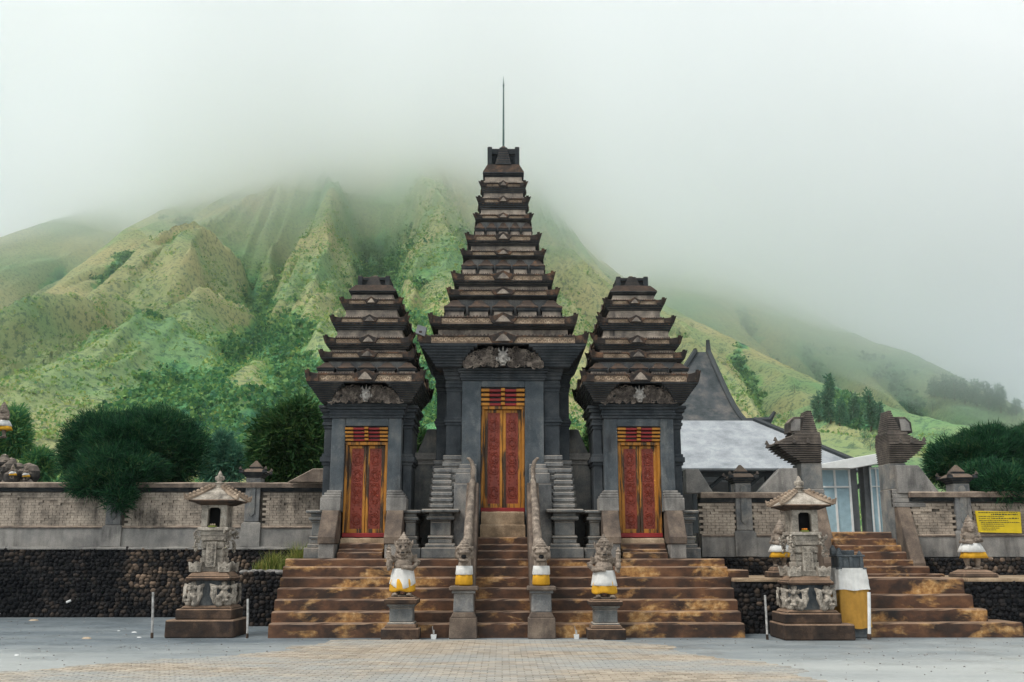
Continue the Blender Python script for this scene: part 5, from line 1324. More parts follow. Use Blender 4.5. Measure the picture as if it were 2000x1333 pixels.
Xr_ = Xp(1569, -.15); t2, za2 = shrine(Xr_, -.15, "right weathered stone shrine with orange offering in its niche, beside the cloth wrapped altar", 1252, -1, "stone shrines")
def offering(X, Y, z_, label, c, n=6):
    t = thing("offering", label, "offering", (X, Y, z_)); b = B(); b.box(X-.07, X+.07, Y-.07, Y+.07, z_, z_+.03); b.build("tray", M_GRASS, t)
    b = B()
    for k in range(n): b.ell((X+rnd.uniform(-.05, .05), Y+rnd.uniform(-.05, .05), z_+.05), (.02, .02, .02), 6, 4)
    b.build("petals", c, t)
M_ORANGE = plain("orange_petals", (.75, .25, .03)); M_PALE = plain("dried_leaf", (.42, .33, .24))
offering(Xr_-.02, -.38, za2+.001, "small orange flower offering in the niche of the right shrine", M_ORANGE)
offering(Xl-.02, .32, za1+.001, "small pale offering in the niche of the left shrine", M_PALE)

# ------------------------------------------------------------------ altar wrapped in cloth
Xa, Ya = Xp(1664, -.25), .05
b = B(); z = lambda v: Zp(v, Ya-.3, 1660)
t = thing("wrapped_altar", "small dark stone altar wrapped in white cloth above dull yellow cloth", "altar", (Xa, Ya, 0))
b.box(Xa-.24, Xa+.24, Ya-.24, Ya+.24, 0, z(1224)); b.fr(Xa, Ya, z(1224), z(1150), .22, .18); b.fr(Xa, Ya, z(1150), z(1113), .2, .27); b.build("pillar", M_ANDESITE, t, .02)
b = B(); z0, z1 = z(1113), z(1085); 
b.box(Xa-.29, Xa+.29, Ya-.27, Ya+.27, z0, z0+.04); b.box(Xa-.25, Xa+.25, Ya-.2, Ya+.24, z0+.04, z1-.03)
b.box(Xa-.28, Xa+.28, Ya-.24, Ya+.26, z1-.03, z1+.01)
for q in (-1, 0, 1): b.box(Xa+q*.21-.035, Xa+q*.21+.035, Ya-.235, Ya-.2, z0+.04, z1-.03)
b.box(Xa-.27, Xa+.20, Ya+.12, Ya+.24, z1+.01, z1+.10); b.fr(Xa-.22, Ya+.18, z1+.10, z1+.20, .06, .02); b.fr(Xa-.1, Ya+.18, z1+.10, z1+.15, .05, .02); b.fr(Xa+.22, Ya-.1, z1+.01, z1+.09, .05, .012); b.fr(Xa-.2, Ya-.1, z1+.01, z1+.12, .06, .015)
b.build("seat_top", M_ANDESITE, t, .01)
def drape(name, mat, z0, z1, w0, w1, seed, parent, sag=0):
    b = B(); n = 110; rows = 14; vs_ = []
    for i in range(rows+1):
        u = i/rows; zz = z0+(z1-z0)*u; hw_ = w0+(w1-w0)*u
        for k in range(n):
            a = 2*math.pi*k/n; c, s_ = math.cos(a), math.sin(a); q = max(abs(c), abs(s_)); q = q**.8
            f = 1+.030*math.sin(a*7+seed+u*1.6)*(1.2-u)+.016*math.sin(a*19+seed*2+u)+.012*math.sin(a*4+u*9)+.05*(1-u)**2
            sg = (sag*math.sin(a*2+1)+.012*math.sin(a*5))*(1-u)
            vs_.append((Xa+hw_*c/q*f, Ya+hw_*.95*s_/q*f, zz+sg))
    b.add(vs_, [(i*n+k, i*n+(k+1) % n, (i+1)*n+(k+1) % n, (i+1)*n+k) for i in range(rows) for k in range(n)])
    return b.build(name, mat, parent, smooth=True)
drape("white_cloth", M_WHITE, z(1153), z(1110), .315, .30, 1, t); drape("yellow_cloth", M_YELLOW2, z(1225), z(1151), .325, .308, 4, t, .03)

# ------------------------------------------------------------------ posts, boxes and litter on the square
for (pt_, pb_, Yp, r_, lean, mat, lab) in (
    ((299, 1157), (297, 1243), 0.0, .024, .0, M_POST, "thin weathered post leaning slightly left of the left shrine"),
    ((484, 1170), (483, 1241), 0.0, .022, 0, M_POST, "thin grey post at the right corner of the left shrine"),
    ((1494, 1163), (1499, 1252), -.45, .022, 0, M_POST, "thin leaning grey post left of the right shrine"),
    ((1697, 1157), (1698, 1252), -.45, .032, 0, M_PVC, "white plastic post right of the wrapped altar")):
    a = P(pb_[0], pb_[1], Yp); a.z = 0; c = P(pt_[0], pt_[1], Yp)
    b = B(); b.tube([a, a.lerp(c, .5)+Vector((.004, 0, 0)), c], [r_, r_, r_], 8)
    t = thing("thin_post", lab, "post", a); b.build("post", mat, t)
    b = B(); b.tube([a, a.lerp(c, .12)], [r_*1.25, r_*1.2], 8); b.build("foot", M_SHRINE_BR, t)
for (px, w_, lab) in ((847, .11, "white offering box with incense stick between left guardian and serpent"), (1126, .10, "white offering box with incense stick between serpent and right guardian")):
    Yq = -.25; p = P(px, 1249, Yq); t = thing("offering_box", lab, "box", (p.x, Yq, 0), "offering boxes")
    b = B(); b.fr(p.x, Yq, 0, .085, w_*.42, w_*.5); b.build("box", M_PVC, t)
    b = B(); b.tube([(p.x-.01, Yq, .085), (p.x-.03, Yq+.02, .24)], .006, 5); b.tube([(p.x, Yq, .085), (p.x-.005, Yq+.01, .17)], .018, 6); b.build("incense_stick", M_POST, t)
for (px, py, s_, m_, lab) in ((823, 1245, .07, M_ORANGE, "orange scrap lying beside the left guardian pedestal"), (866, 1244, .05, M_PVC, "white scrap beside the left offering box"),
                              (1212, 1262, .035, M_PVC, "white scrap on the paving before the right guardian"), (905, 1263, .03, M_PVC, "tiny white scrap on the pavers"),
                              (170, 1248, .10, M_PALE, "flat pale scrap on the grey sand left of the thin post"), (33, 1281, .05, M_PVC, "white scrap at the far left of the square"), (549, 1242, .04, M_PVC, "tiny white pebble at the left end of the wide steps"),
                              (262, 1236, .06, M_PVC, "white paper on the sand left of the thin post"), (272, 1246, .05, M_PVC, "white crumpled paper just left of the thin post"), (232, 1233, .035, M_PVC, "small white paper left of two larger ones"),
                              (66, 1213, .12, M_PALE, "pale slab of dirt at the foot of the left cobble wall")):
    d = ray(px, py); tt = -CAM.z/d.z; p = CAM+d*tt
    b = B(); b.ell((0, 0, 0), (s_, s_*.6, s_*.35), 7, 4); b.v = [(x+rnd.uniform(-1, 1)*s_*.15, y, max(z_, 0)+.002) for x, y, z_ in b.v]
    b.v = [(x+p.x, y+p.y, z_) for x, y, z_ in b.v]; tag(b.build("litter", m_, loc=(p.x, p.y, 0)), lab, "litter")
p = P(130, 1177, YL-.09); b = B(); b.tube([p, p+Vector((.11, 0, .05))], [.032, .032], 8); tag(b.build("litter", M_PVC, loc=p), "white plastic cup stuck in the left cobble wall", "litter")
pb2 = B()
for k in range(700):
    x = rnd.uniform(-13, 12); y = rnd.uniform(-7, 6 if x < -6 else -.1); s_ = rnd.uniform(.006, .02)
    pb2.ell((x, y, s_*.3), (s_, s_, s_*.6), 5, 3)
tag(pb2.build("gravel", M_CONC), "loose pebbles and crumbs scattered over the square", kind='stuff')

# ------------------------------------------------------------------ right staircase, split gate, doors
rs = thing("right_staircase", "rust stained stone stairs narrowing upward to the split gate and pale doors", "steps", (7.6, 0, 0))
xw0 = Xp(1618, .2, 1200)
lowz = [0, .285, .53, .80, zl]
ends = [Xp(1999, 0, 1230), Xp(1929, .33, 1205), Xp(1901, .66, 1180), Xp(1884, 1.0, 1150)]
for k in range(4):
    b = B(); b.slab(xw0, ends[k] if k < 3 else Xp(1884, 1, 1150)-.01, .33*k, 2.7, max(0, lowz[k]-.03), lowz[k+1]+(.05 if k == 3 else 0), .2, .01); b.build("step", M_STEP, rs)
upy = [1121, 1106, 1093, 1078, 1065, 1052, 1039]; upx = [1845, 1815, 1783, 1770, 1760, 1750, 1741]
zprev = zl+.02
for k in range(7):
    Y = 2.3+.3*k; zt_ = Zp(upy[k], Y, 1700)
    b = B(); b.slab(Xp(1612, 4.4, 1050), Xp(upx[k], Y, upy[k]), Y, Y+.5 if k < 6 else Y+4, zprev-.03, zt_, .2, .008); b.build("step", M_STEP, rs); zprev = zt_
zstair = zprev
YG = 4.55
def split_half(s_, xin, label, pxs):
    """s_=-1 left half: vertical inner face at xin, stepped outline on the outer side"""
    t = thing("split_gate", label, "gate", (xin, YG, zl), "halves of the split gate")
    z = lambda v: Zp(v, YG-.1, pxs)
    d = lambda w_: (xin-w_, xin) if s_ < 0 else (xin, xin+w_*.80)
    b = B(); x0, x1 = d(.60); b.box(x0, x1, YG, YG+.8, zl, z(955)); x0, x1 = d(.52); b.box(x0, x1, YG+.02, YG+.78, z(955), z(904)); b.build("body", M_ANDESITE_L, t, .012)
    b = B(); n = 9
    for i in range(n):
        u = i/n; w_ = .56+.60*math.sin(u*1.45)**1.1; x0, x1 = d(w_); e = .02+.10*u
        za, zb_ = z(904)+(z(866)-z(904))*u, z(904)+(z(866)-z(904))*(i+1)/n
        b.box(x0, x1, YG-e, YG+.8+e, za+.022, zb_); x0, x1 = d(w_-.09); b.box(x0, x1, YG-e+.07, YG+.8+e-.07, za-.001, za+.022)
    b.build("corbel", M_SPLIT, t, .008)
    b = B(); n = 7
    for i in range(n):
        u = i/n; w_ = 1.12-.55*u; x0, x1 = d(w_); e = .10-.08*u; za, zb_ = z(866)+(z(846)-z(866))*u, z(866)+(z(846)-z(866))*(i+1)/n
        b.box(x0, x1, YG-e, YG+.8+e, za, zb_-.006)
    tipx = xin+s_*(1.16 if s_ < 0 else .93)
    for q in (YG-.02, YG+.8): b.fr(tipx-s_*.06, q, z(868), z(861), .08, .05); b.fr(tipx-s_*.01, q, z(861), z(853), .05, .015)
    for q in (.35, .7): b.fr(xin+s_*q*(1 if s_ < 0 else .8), YG-.10, z(866), z(856), .05, .015)
    x0, x1 = d(.66); b.box(x0, x1, YG+.0, YG+.8, z(847), z(843)); b.build("tiled_slope", M_SPLIT, t, .008)
    b = B(); n = 11
    for i in range(n):
        u = i/n; w_ = .46-.22*u; x0, x1 = d(w_); x0, x1 = (x0, xin-.04-.10*u) if s_ < 0 else (xin+.04+.10*u, x1); za, zb_ = z(843)+(z(799)-z(843))*u, z(843)+(z(799)-z(843))*(i+1)/n
        b.box(x0, x1, YG+.05+.1*u, YG+.75-.1*u, za, zb_-.008)
    b.build("stepped_crest", M_SPLIT, t, .006)
    b = B(); q = [(.40, z(843)), (.74, z(843)), (.72, z(822)), (.58, z(811)), (.30, z(811)), (.30, z(843))]
    q = [(xin+s_*a, zz_) for a, zz_ in q]; b.prism(q if s_ > 0 else q[::-1], 'y', YG+.2, YG+.6); w1 = b.build("crest_wing", M_SPLIT, t, .01)
    b = B(); q = [(xin+s_*a, zz_) for a, zz_ in ((.44, z(839)), (.68, z(839)), (.66, z(824)), (.56, z(816)), (.42, z(816)))]; b.prism(q if s_ > 0 else q[::-1], 'y', YG+.175, YG+.198); b.build("inset", M_CONC, w1)
    # sloping stair cheek in front
    xa, xb = sorted((xin+s_*.02, xin+s_*.36)); yc_ = 3.75
    b = B(); b.prism([(YG-.15, z(990)), (YG, z(990)), (YG, zl+.05), (yc_, zl+.05), (yc_, Zp(1100, yc_, 1600))][::-1], 'x', xa, xb); b.build("cheek_wall", M_RAMP, t, .015)
    b = B(); xa2, xb2 = sorted((xin, xin+s_*.66))
    for i in range(4): b.box(xa2-(0 if s_ > 0 else .03*i), xb2+(0 if s_ < 0 else .03*i), YG-.05-.04*i, YG+.1, z(955+i*9+9), z(955+i*9)-.01)
    b.build("ledge", M_CONC, t, .01)
split_half(-1, Xp(1605, YG, 900), "left half of the split gate, dark stepped stone, behind the right shrine", 1580)
split_half(1, Xp(1737, YG, 900), "right half of the split gate, dark stepped stone, next to the green bush", 1740)

# pale doors in a concrete portal
YD = 7.0
xd0, xd1 = Xp(1600, YD, 980), Xp(1722, YD, 980)
t = thing("door_portal", "grey concrete portal with white slanted lintel and pale blue doors at the stair top", "portal", ((xd0+xd1)/2, YD, zstair))
zL0, zL1 = Zp(916, YD, 1660), Zp(905, YD, 1640)
b = B(); pw = .19
for px in (1668, 1694, 1738):
    x = Xp(px, YD+.2, 980); b.box(x-pw/2, x+pw/2, YD+.1, YD+.5, zstair, zL0+.12)
b.build("post", M_METAL, t, .01)
b = B(); q = [(Xp(1596, YD-.4, 915), Zp(915, YD-.4, 1600)), (Xp(1668, YD-.4, 915), Zp(915, YD-.4, 1668)), (Xp(1736, YD-.4, 900), Zp(902, YD-.4, 1736)), (Xp(1736, YD-.4, 880), Zp(882, YD-.4, 1736)), (Xp(1664, YD-.4, 895), Zp(895, YD-.4, 1664)), (Xp(1596, YD-.4, 915), Zp(908, YD-.4, 1600))]
b.prism(q, 'y', YD-.4, YD+.9); b.build("lintel", M_FRAMEW, t, .01)
def metal_door(x0, x1, z0, z1, yaw, parent):
    b = B(); W = x1-x0; H = z1-z0; f = min(.06, W*.12); y = YD
    cosr = math.cos(yaw); 
    d = bpy.data.objects.new("door", None)
    pb = B(); pb.box(x0, x1, y, y+.03, z0, z1); leaf_ = pb.build("door", M_BLUEW, parent)
    b.box(x0, x0+f, y-.03, y-.001, z0, z1); b.box(x1-f, x1, y-.03, y-.001, z0, z1); b.box((x0+x1-f)/2, (x0+x1+f)/2, y-.03, y-.001, z0, z1)
    for fz_ in (0, .70, .97): b.box(x0, x1, y-.036, y-.002, z0+H*fz_, z0+H*fz_+f*.8)
    b.build("door_bars", M_FRAMEW, leaf_, .004); return leaf_
za = zstair+.0; zb_ = Zp(915, YD, 1640)
metal_door(Xp(1602, YD, 980), Xp(1664, YD, 980), za, zb_, 0, t)
metal_door(Xp(1702, YD, 980), Xp(1727, YD, 980), za, Zp(913, YD, 1710), 0, t)
b = B(); b.box(Xp(1694, YD+3, 980), Xp(1760, YD+3, 980), YD+3, YD+3.2, zstair, Zp(925, YD+3, 1700)); b.build("back_wall", M_METAL, t)
bl = B(); bl.box(4.86, 14, 4.9, 30, zl-.02, zstair-.02); o_ = bl.build("upper_terrace", M_CONC); o_['kind'] = 'structure'

# yellow board
YB = YRb-.12
c = [P(1905, 998, YB), P(1993, 1000, YB), P(1996, 1042, YB), P(1912, 1040, YB)]
t = thing("yellow_sign", "yellow notice board with rows of small faded text on the right brick wall", "sign", (c[0].x, YB, c[3].z))
xa, xb, z0, z1 = c[0].x, c[1].x, c[3].z, c[0].z
b = B(); b.prism([(p.x, p.z) for p in (c[3], c[2], c[1], c[0])], 'y', YB, YB+.03); b.build("board", M_SIGN, t)
b = B(); H = z1-z0; W = xb-xa
for (fz_, f0, f1, hh) in ((.90, .06, .93, .018), (.80, .34, .93, .03), (.72, .06, .62, .016), (.63, .06, .30, .016), (.62, .34, .94, .026), (.53, .06, .7, .014), (.44, .10, .95, .018), (.36, .10, .60, .016), (.27, .10, .62, .018), (.18, .10, .5, .014), (.10, .10, .42, .014)):
    x = xa+W*f0
    while x < xa+W*f1:
        l_ = rnd.uniform(.02, .07); b.box(x, min(x+l_, xa+W*f1), YB-.004, YB-.001, z0+H*fz_, z0+H*fz_+hh*rnd.uniform(.7, 1.1)); x += l_+rnd.uniform(.008, .02)
tag(b.build("text_rows", M_INK, t), kind="stuff")

# ------------------------------------------------------------------ pavilion with a steep two-slope roof
YJ = 15.0
jx = lambda px, Y=YJ, py=850: Xp(px, Y, py)
t = thing("pavilion", "large open pavilion with steep dark metal peak and pale zinc lower roof", "pavilion", (jx(1420), YJ+3, zl))
z_e, z_m = Zp(915, YJ-2.6, 1440), Zp(822, YJ+1.2, 1440)
xL, xR = jx(1190, YJ-2.6, 915), Xp(1698, YJ-2.6, 900)
Ymid = YJ+5.0
mxl, mxr = jx(1230, YJ+1.2, 822), Xp(1474, YJ+1.2, 822)
zr_ = Zp(688, Ymid, 1380); rxl, rxr = Xp(1356, Ymid, 700), Xp(1381, Ymid, 690)
ye, ym = YJ-2.6, YJ+1.2; yeb, ymb = 2*Ymid-ye, 2*Ymid-ym
def face(b, pts, th=.06):
    pts = [Vector(p) for p in pts]; n = (pts[1]-pts[0]).cross(pts[-1]-pts[0]).normalized()
    k = len(pts); b.add(pts+[p-n*th for p in pts], [tuple(range(k)), tuple(range(k, 2*k))[::-1]]+[(i, k+i, k+(i+1) % k, (i+1) % k) for i in range(k)])
b = B()
face(b, [(xL, ye, z_e), (xR, ye, z_e), (mxr, ym, z_m), (mxl, ym, z_m)]); face(b, [(xR, ye, z_e), (xR, yeb, z_e), (mxr, ymb, z_m), (mxr, ym, z_m)])
face(b, [(xR, yeb, z_e), (xL, yeb, z_e), (mxl, ymb, z_m), (mxr, ymb, z_m)]); face(b, [(xL, yeb, z_e), (xL, ye, z_e), (mxl, ym, z_m), (mxl, ymb, z_m)])
lowr = b.build("lower_roof", M_ROOFL, t)
# steep upper part, curved outward at its foot
def upper(u):   # u 0 foot .. 1 ridge
    k = .86*(1-u)+.14*(1-u)**6
    return (rxl+(mxl+.4-rxl)*k, rxr+(mxr-.3-rxr)*k, Ymid-.25-(Ymid-.25-ym-.2)*k, z_m-.05+(zr_-z_m)*u)
b = B(); N = 9; rows = [upper(i/N) for i in range(N+1)]
vs_ = []
for (a, c_, y_, z_) in rows: vs_ += [(a, y_, z_), (c_, y_, z_), (c_, 2*Ymid-y_, z_), (a, 2*Ymid-y_, z_)]
b.add(vs_, [(i*4+k, i*4+(k+1) % 4, i*4+4+(k+1) % 4, i*4+4+k) for i in range(N) for k in range(4)]+[(N*4, N*4+1, N*4+2, N*4+3)])
b.build("upper_roof", M_ROOFD, t)
for k in (0, 1):
    b = B(); b.tube([(r_[k], r_[2]-.02, r_[3]+.03) for r_ in rows]+[(rows[-1][k], rows[-1][2], rows[-1][3]+(.5 if k else .12))], [.11]*(N+1)+[.09], 6); b.build("ridge_cap", M_RIDGE, t)
b = B(); b.tube([(rows[0][1]-.1, rows[0][2], z_m), (rows[0][1]+.9, rows[0][2]-.1, z_m+.02), (rows[0][1]+1.1, rows[0][2]-.1, z_m+.35)], [.12, .14, .06], 6); b.build("ridge_horn", M_RIDGE, t)
b = B(); b.tube([(mxr, ym, z_m+.05), (xR, ye, z_e+.05)], .10, 6); b.build("ridge_cap", M_RIDGE, t)
for k in range(7):
    x = xL+(xR-xL)*(k+.4)/7; b = B(); b.box(x-.12, x+.12, ye+.5, ye+.74, zl-.1, z_e-.05); b.build("post", M_RIDGE, t)
    b = B(); b.tube([(x+.1, ye+.6, z_e-.9), (x+1.1, ye+.6, z_e-.1)], .07, 5); b.build("brace", M_RIDGE, t)
b = B(); b.box(xL+.3, xR-.3, ye+.45, ye+.8, z_e-.22, z_e-.06); b.build("beam", M_RIDGE, t)
b = B(); b.box(xL, xR-1.0, ye+5, ye+5.2, zl, z_e-.1); b.build("back_wall", M_METAL, t)

# floodlight hanging at the left corner of the central eave
p = P(826, 652, 2.6); t = thing("floodlight", "small grey floodlight on a bracket at the left corner of the central eave", "lamp", p)
b = B(); b.prism([(p.x-.17, p.z-.02), (p.x+.06, p.z-.10), (p.x+.10, p.z+.12), (p.x-.12, p.z+.19)], 'y', p.y-.14, p.y+.02); b.build("housing", M_METAL, t, .01)
b = B(); b.tube([(p.x-.1, p.y, p.z), (p.x-.14, p.y+.05, p.z-.16), (p.x+.25, p.y+.1, p.z-.15)], .025, 6); b.build("bracket", M_RIDGE, t)

# figures on the mossy rock group at the far left behind the wall
for (px, py, s_, lab) in ((3, 838, .9, "skirted statue at the far left edge, highest on the rocks"), (24, 928, .36, "tiny skirted figure on the rocks behind the left wall, left of its twin"), (50, 931, .36, "tiny skirted figure on the rocks behind the left wall, right of its twin")):
    p = P(px, py, 9.0); small_statue(p.x, 9.0, p.z-.3*s_, s_, lab)
b = B(); r9 = random.Random(4)
for k in range(90):
    p = P(r9.uniform(-60, 62), r9.uniform(850, 945), 9.4+r9.random()*.6)
    mxh = 860+max(0, p.x+12.7)*28
    s_ = r9.uniform(.10, .26); q = P(r9.uniform(-70, 10)+r9.random()**2*50, 0, 9.6)
    u = r9.random(); xx = Xp(-70+u*125, 9.6, 900); hi = 925-(1-u)*75
    zt_ = Zp(r9.uniform(hi, 950), 9.6, 20); b.ell((xx, 9.6+r9.uniform(-.3, .5), zt_), (s_, s_, s_*r9.uniform(.7, 1.5)), 7, 5)
tag(b.build("rock_mound", M_SPLIT), "brown rock mound carrying small figures behind the wall at the far left", "rocks")

# ------------------------------------------------------------------ bushes, trees, grass
def needle_mass(name, mat, blobs, n, ln, wd, parent=None, seed=1, up=.9, loc=None, lumps=.42):
    """crown of thin blades that grow up and outward from many twig points"""
    r = np.random.RandomState(seed); V = []
    tot = sum(b_[3]*b_[4]*b_[5] for b_ in blobs)
    for (cx, cy, cz, rx, ry, rz) in blobs:
        m = int(n*rx*ry*rz/tot)
        u = r.randn(m, 3); u /= np.linalg.norm(u, axis=1, keepdims=True); rad = r.rand(m)**.38
        lump = 1+lumps*(fbm(u[:, 0]*3+seed, u[:, 2]*3+u[:, 1]*2, 3)-.5)*2
        p = u*(rad*lump)[:, None]*[rx, ry, rz]+[cx, cy, cz]
        d = u*[.75, .75, .55]+[0, 0, up]+r.randn(m, 3)*.35; d /= np.linalg.norm(d, axis=1, keepdims=True)
        s_ = np.cross(d, r.randn(m, 3)); s_ /= np.linalg.norm(s_, axis=1, keepdims=True)
        L = (ln*(.5+r.rand(m)))[:, None]; W = (wd*(.6+.8*r.rand(m)))[:, None]
        sag = np.array([0, 0, -.15])*L
        V.append(np.stack([p-s_*W, p+s_*W, p+d*L+s_*W*.25+sag, p+d*L-s_*W*.25+sag], 1).reshape(-1, 3))
    V = np.concatenate(V); org = ORG(parent) if parent else Vector(loc)
    V = V-np.array(org); me = np_mesh(name, V, np.arange(len(V)).reshape(-1, 4), mat)
    ob = bpy.data.objects.new(name, me); COL.objects.link(ob)
    if parent: ob.parent = parent
    return ob
def branches(parent, x, y, z0, tips, r0, mat=M_BARK, seed=0):
    r = random.Random(seed); b = B(); top = Vector((x, y, z0))
    for tp in tips:
        tp = Vector(tp); a = Vector((x, y, z0)); m = a.lerp(tp, .5)+Vector((r.uniform(-.1, .1), r.uniform(-.1, .1), (tp.z-z0)*.12))
        b.tube([a, a.lerp(m, .6), m, tp], [r0, r0*.75, r0*.5, r0*.12], 6)
    return b.build("trunk", mat, parent)
def bush(label, x, y, z0, blobs, n, ln, wd, mat=M_CASU, seed=1, r0=.12, group=None, name="bush", up=.9):
    t = thing(name, label, "bush" if name == "bush" else "tree", (x, y, z0), group)
    branches(t, x, y, z0, [(b_[0], b_[1], b_[2]+b_[5]*.4) for b_ in blobs], r0, seed=seed)
    needle_mass("crown", mat, blobs, n, ln, wd, t, seed, up); return t
yb_ = 7.9
c = lambda px, py, Y: P(px, py, Y)
def blob(px, py, Y, rx, rz, ry=None):
    p = P(px, py, Y); k = (Y+20)/F_PX; return (p.x, p.y, p.z, rx*k, (ry or rx)*k, rz*k)
xb_ = Xp(250, yb_, 930)
bush("big dark round casuarina bush spilling over the left brick wall", xb_, yb_, zc, [blob(250, 885, 7.9, 118, 78, 80), blob(165, 880, 7.9, 52, 62, 50), blob(345, 880, 7.9, 58, 66, 50), blob(228, 925, 6.9, 92, 56, 55), blob(232, 968, 6.35, 34, 34, 22), blob(175, 940, 6.5, 52, 36, 26), blob(195, 845, 7.9, 50, 45), blob(310, 845, 7.9, 60, 50)],
     110000, .17, .011, seed=3, r0=.2, up=.45)
bush("large dark bushy tree behind the wall at the right edge, above the yellow board", Xp(1925, 7.0, 930), 7.0, zl, [blob(1915, 905, 7, 95, 62, 70), blob(1990, 900, 7, 70, 62, 60), blob(1850, 905, 7, 42, 42, 40), blob(1965, 950, 4.6, 62, 40, 40), blob(1925, 940, 5.4, 60, 40, 45), blob(1930, 866, 7, 60, 36, 40), blob(2040, 880, 7, 60, 60, 60)],
     95000, .17, .011, seed=5, r0=.2, up=.45)
bush("dark leafy tree behind the wall just left of the left gate tower", Xp(565, 12, 930), 12, zc-.1, [blob(560, 860, 12, 62, 66, 50), blob(600, 870, 12, 40, 62, 40), blob(530, 895, 12, 40, 45, 40), blob(585, 815, 12, 40, 36, 40), blob(572, 925, 12, 75, 30, 40)],
     30000, .22, .028, M_TREE, 8, .2, name="tree", up=.2)
bush("smaller green tree between the big left bush and the left gate tower", Xp(440, 20, 930), 20, 1.0, [blob(432, 890, 20, 22, 48, 20), blob(455, 905, 20, 24, 36, 20), blob(418, 915, 20, 22, 28, 20)], 9000, .25, .03, M_FARTREE, 9, .12, name="tree", up=.3)
bush("slim green shrub seen through the gap right of the central tower", Xp(1148, 16, 860), 16, 1.0, [blob(1152, 870, 16, 13, 30, 15), blob(1140, 900, 16, 14, 24, 15)], 3500, .2, .035, M_TREE, 19, .08, name="tree", up=.3)
bush("small tree seen through the gap left of the central tower", Xp(818, 16, 860), 16, 1.0, [blob(822, 870, 16, 15, 30, 15), blob(808, 900, 16, 14, 24, 15)], 3500, .2, .035, M_TREE, 29, .08, name="tree", up=.3)
for k, (px, py, w_, h, lab) in enumerate(((20, 840, 30, 60, "dark shrub rising from the hillside behind the far left rocks"), (75, 905, 26, 34, "dark shrub between the far left rocks and the big bush"), (-30, 850, 40, 70, "dark shrub at the left picture edge"))):
    bush(lab, Xp(px, 14, py), 14, 1.0, [blob(px, py, 14, w_, h*.7), blob(px+w_*.5, py+h*.4, 14, w_*.7, h*.5)], 6000, .2, .03, M_SHRUB, 30+k, .1, up=.3)

def hill_point(hill, px, py):
    a, e = azel(px, py); D, zs = hill.params(a); ds = np.linspace(hill.d0, float(D), 500)
    z, _ = hill.height(np.full_like(ds, a), ds); el = np.arctan2(z-CAM.z, ds); i = int(np.argmax(el >= e)) if (el >= e).any() else int(np.argmax(el))
    return Vector((CAM.x+ds[i]*math.sin(a), CAM.y+ds[i]*math.cos(a), float(z[i]))), ds[i]
def far_tree(hill, px, pyb, pyt, wpx, label, mat, seed, group, tall=True):
    p, d = hill_point(hill, px, pyb); k = d/F_PX*1.02; H = (pyb-pyt)*k; W = wpx*k/2
    t = thing("tree", label, "tree", p, group); r = random.Random(seed)
    tips = []; blobs = []
    nb = 5 if tall else 4
    for i in range(nb):
        u = (i+.6)/nb; rr = W*(1-.55*u*(1 if tall else .6))
        q = (p.x+r.uniform(-.3, .3)*W, p.y+r.uniform(-.3, .3)*W, p.z+H*(.12+.78*u)); blobs.append((*q, rr*.85, rr*.85, H*.17 if tall else H*.3)); tips.append(q)
    b = B(); b.tube([(p.x, p.y, p.z-.4), (p.x+.03*H, p.y, p.z+H*.5), (p.x, p.y, p.z+H*.9)], [H*.03, H*.02, H*.006], 6); b.build("trunk", M_BARK, t)
    needle_mass("crown", mat, blobs, 1500 if H/k > 25 else 500, H*.07, H*.018, t, seed, .3, lumps=.5)
G1 = "trees standing on the slope behind the split gate"
for k, a in enumerate(((1600, 826, 770, 34, "leftmost bluish green tree on the slope above the split gate"), (1622, 828, 738, 26, "tallest slim tree on the slope above the split gate"), (1640, 832, 782, 28, "round tree just right of the tallest slope tree"),
                       (1668, 830, 778, 26, "narrow dark tree standing alone in the middle of the slope group"), (1702, 850, 774, 30, "loose tree above the right half of the split gate"), (1722, 845, 790, 20, "small slim tree, last on the right of the slope group"))):
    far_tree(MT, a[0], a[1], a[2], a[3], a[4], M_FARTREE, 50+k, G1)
for k, a in enumerate(((1552, 768, 748, 30, "single dark round shrub on the open yellow slope"), (1488, 728, 718, 14, "small round shrub high on the right slope"), (1410, 692, 680, 22, "low dark shrub just right of the pavilion peak"), (1480, 850, 836, 16, "small shrub above the zinc roof"),
                       (1700, 880, 860, 30, "pale green shrub left of the right split gate half"), (1845, 856, 838, 40, "grey green shrub on the slope above the right bush"), (1352, 640, 630, 14, "tiny shrub on the right ridge crest"),
                       (1173, 508, 494, 10, "slim tree on the misty ridge beside the central tower"), (1690, 868, 846, 26, "leafy shrub beside the crest of the right split gate"), (660, 622, 612, 16, "tiny dark shrub on the tan ridge above the left tower"))):
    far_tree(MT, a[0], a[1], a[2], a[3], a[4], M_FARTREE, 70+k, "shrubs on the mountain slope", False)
names = ["first", "second", "third", "fourth", "fifth", "sixth", "seventh", "eighth"]
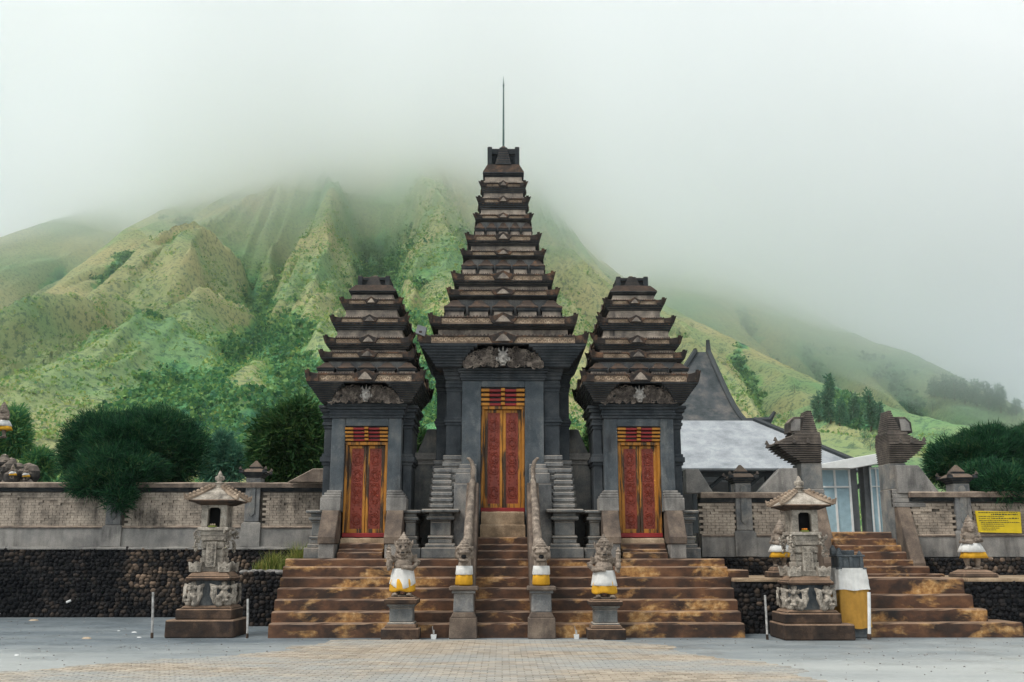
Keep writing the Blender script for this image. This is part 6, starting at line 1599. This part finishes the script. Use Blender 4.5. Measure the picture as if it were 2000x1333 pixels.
for k, (px, pyb, pyt, w_) in enumerate(((1826, 778, 740, 30), (1845, 780, 736, 28), (1865, 784, 740, 30), (1885, 788, 744, 30), (1908, 794, 746, 32), (1932, 800, 752, 34), (1955, 806, 756, 30), (1985, 812, 782, 30))):
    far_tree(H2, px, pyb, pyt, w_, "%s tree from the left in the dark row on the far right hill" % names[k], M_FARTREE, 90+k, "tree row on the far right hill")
for k, (px, pyb, pyt, w_, lab) in enumerate(((1822, 806, 782, 26, "round dark shrub below the tree row on the far right hill"), (1776, 808, 792, 20, "pale shrub left of the round one on the far right hill"))):
    far_tree(H2, px, pyb, pyt, w_, lab, M_FARTREE, 110+k, "shrubs on the far right hill", False)

def grass_clump(x, y, z, n, h, spread, seed, label, mat=M_GRASS):
    r = np.random.RandomState(seed); V = []; F = []
    for i in range(n):
        bx, by = x+r.randn()*spread*.4, y+r.randn()*spread*.3; a = r.rand()*6.28; L = h*(.45+.75*r.rand()); lean = .15+.5*r.rand(); wv = .008
        ca, sa = math.cos(a), math.sin(a); k0 = len(V)
        for j in range(5):
            u = j/4; q = lean*u*u*L; hz = z+L*u*(1-.25*lean*u)
            ww = wv*(1-u*.85); V += [(bx+ca*q-sa*ww, by+sa*q+ca*ww, hz), (bx+ca*q+sa*ww, by+sa*q-ca*ww, hz)]
        F += [(k0+2*j, k0+2*j+1, k0+2*j+3, k0+2*j+2) for j in range(4)]
    me = np_mesh("grass_tuft", np.array(V)-np.array([x, y, z]), np.array(F), mat); o = bpy.data.objects.new("grass_tuft", me); COL.objects.link(o); o.location = (x, y, z)
    return tag(o, label, "grass", "long grass tufts beside the wide steps")
for k, (px, Yg, h, n, sp, lab) in enumerate(((582, 4.3, .72, 420, .22, "tallest yellow green grass tuft beside the pedestal of the left tower"), (560, 4.0, .45, 260, .22, "low orange tinged grass tuft at the corner of the wide steps"),
                                        (535, 4.6, .52, 320, .25, "middle green grass tuft on the cobble planter"), (510, 4.7, .30, 240, .22, "short green grass tuft, leftmost on the cobble planter"))):
    grass_clump(Xp(px, Yg, 1110), Yg, zp-.02, n, h, sp, 40+k, lab)
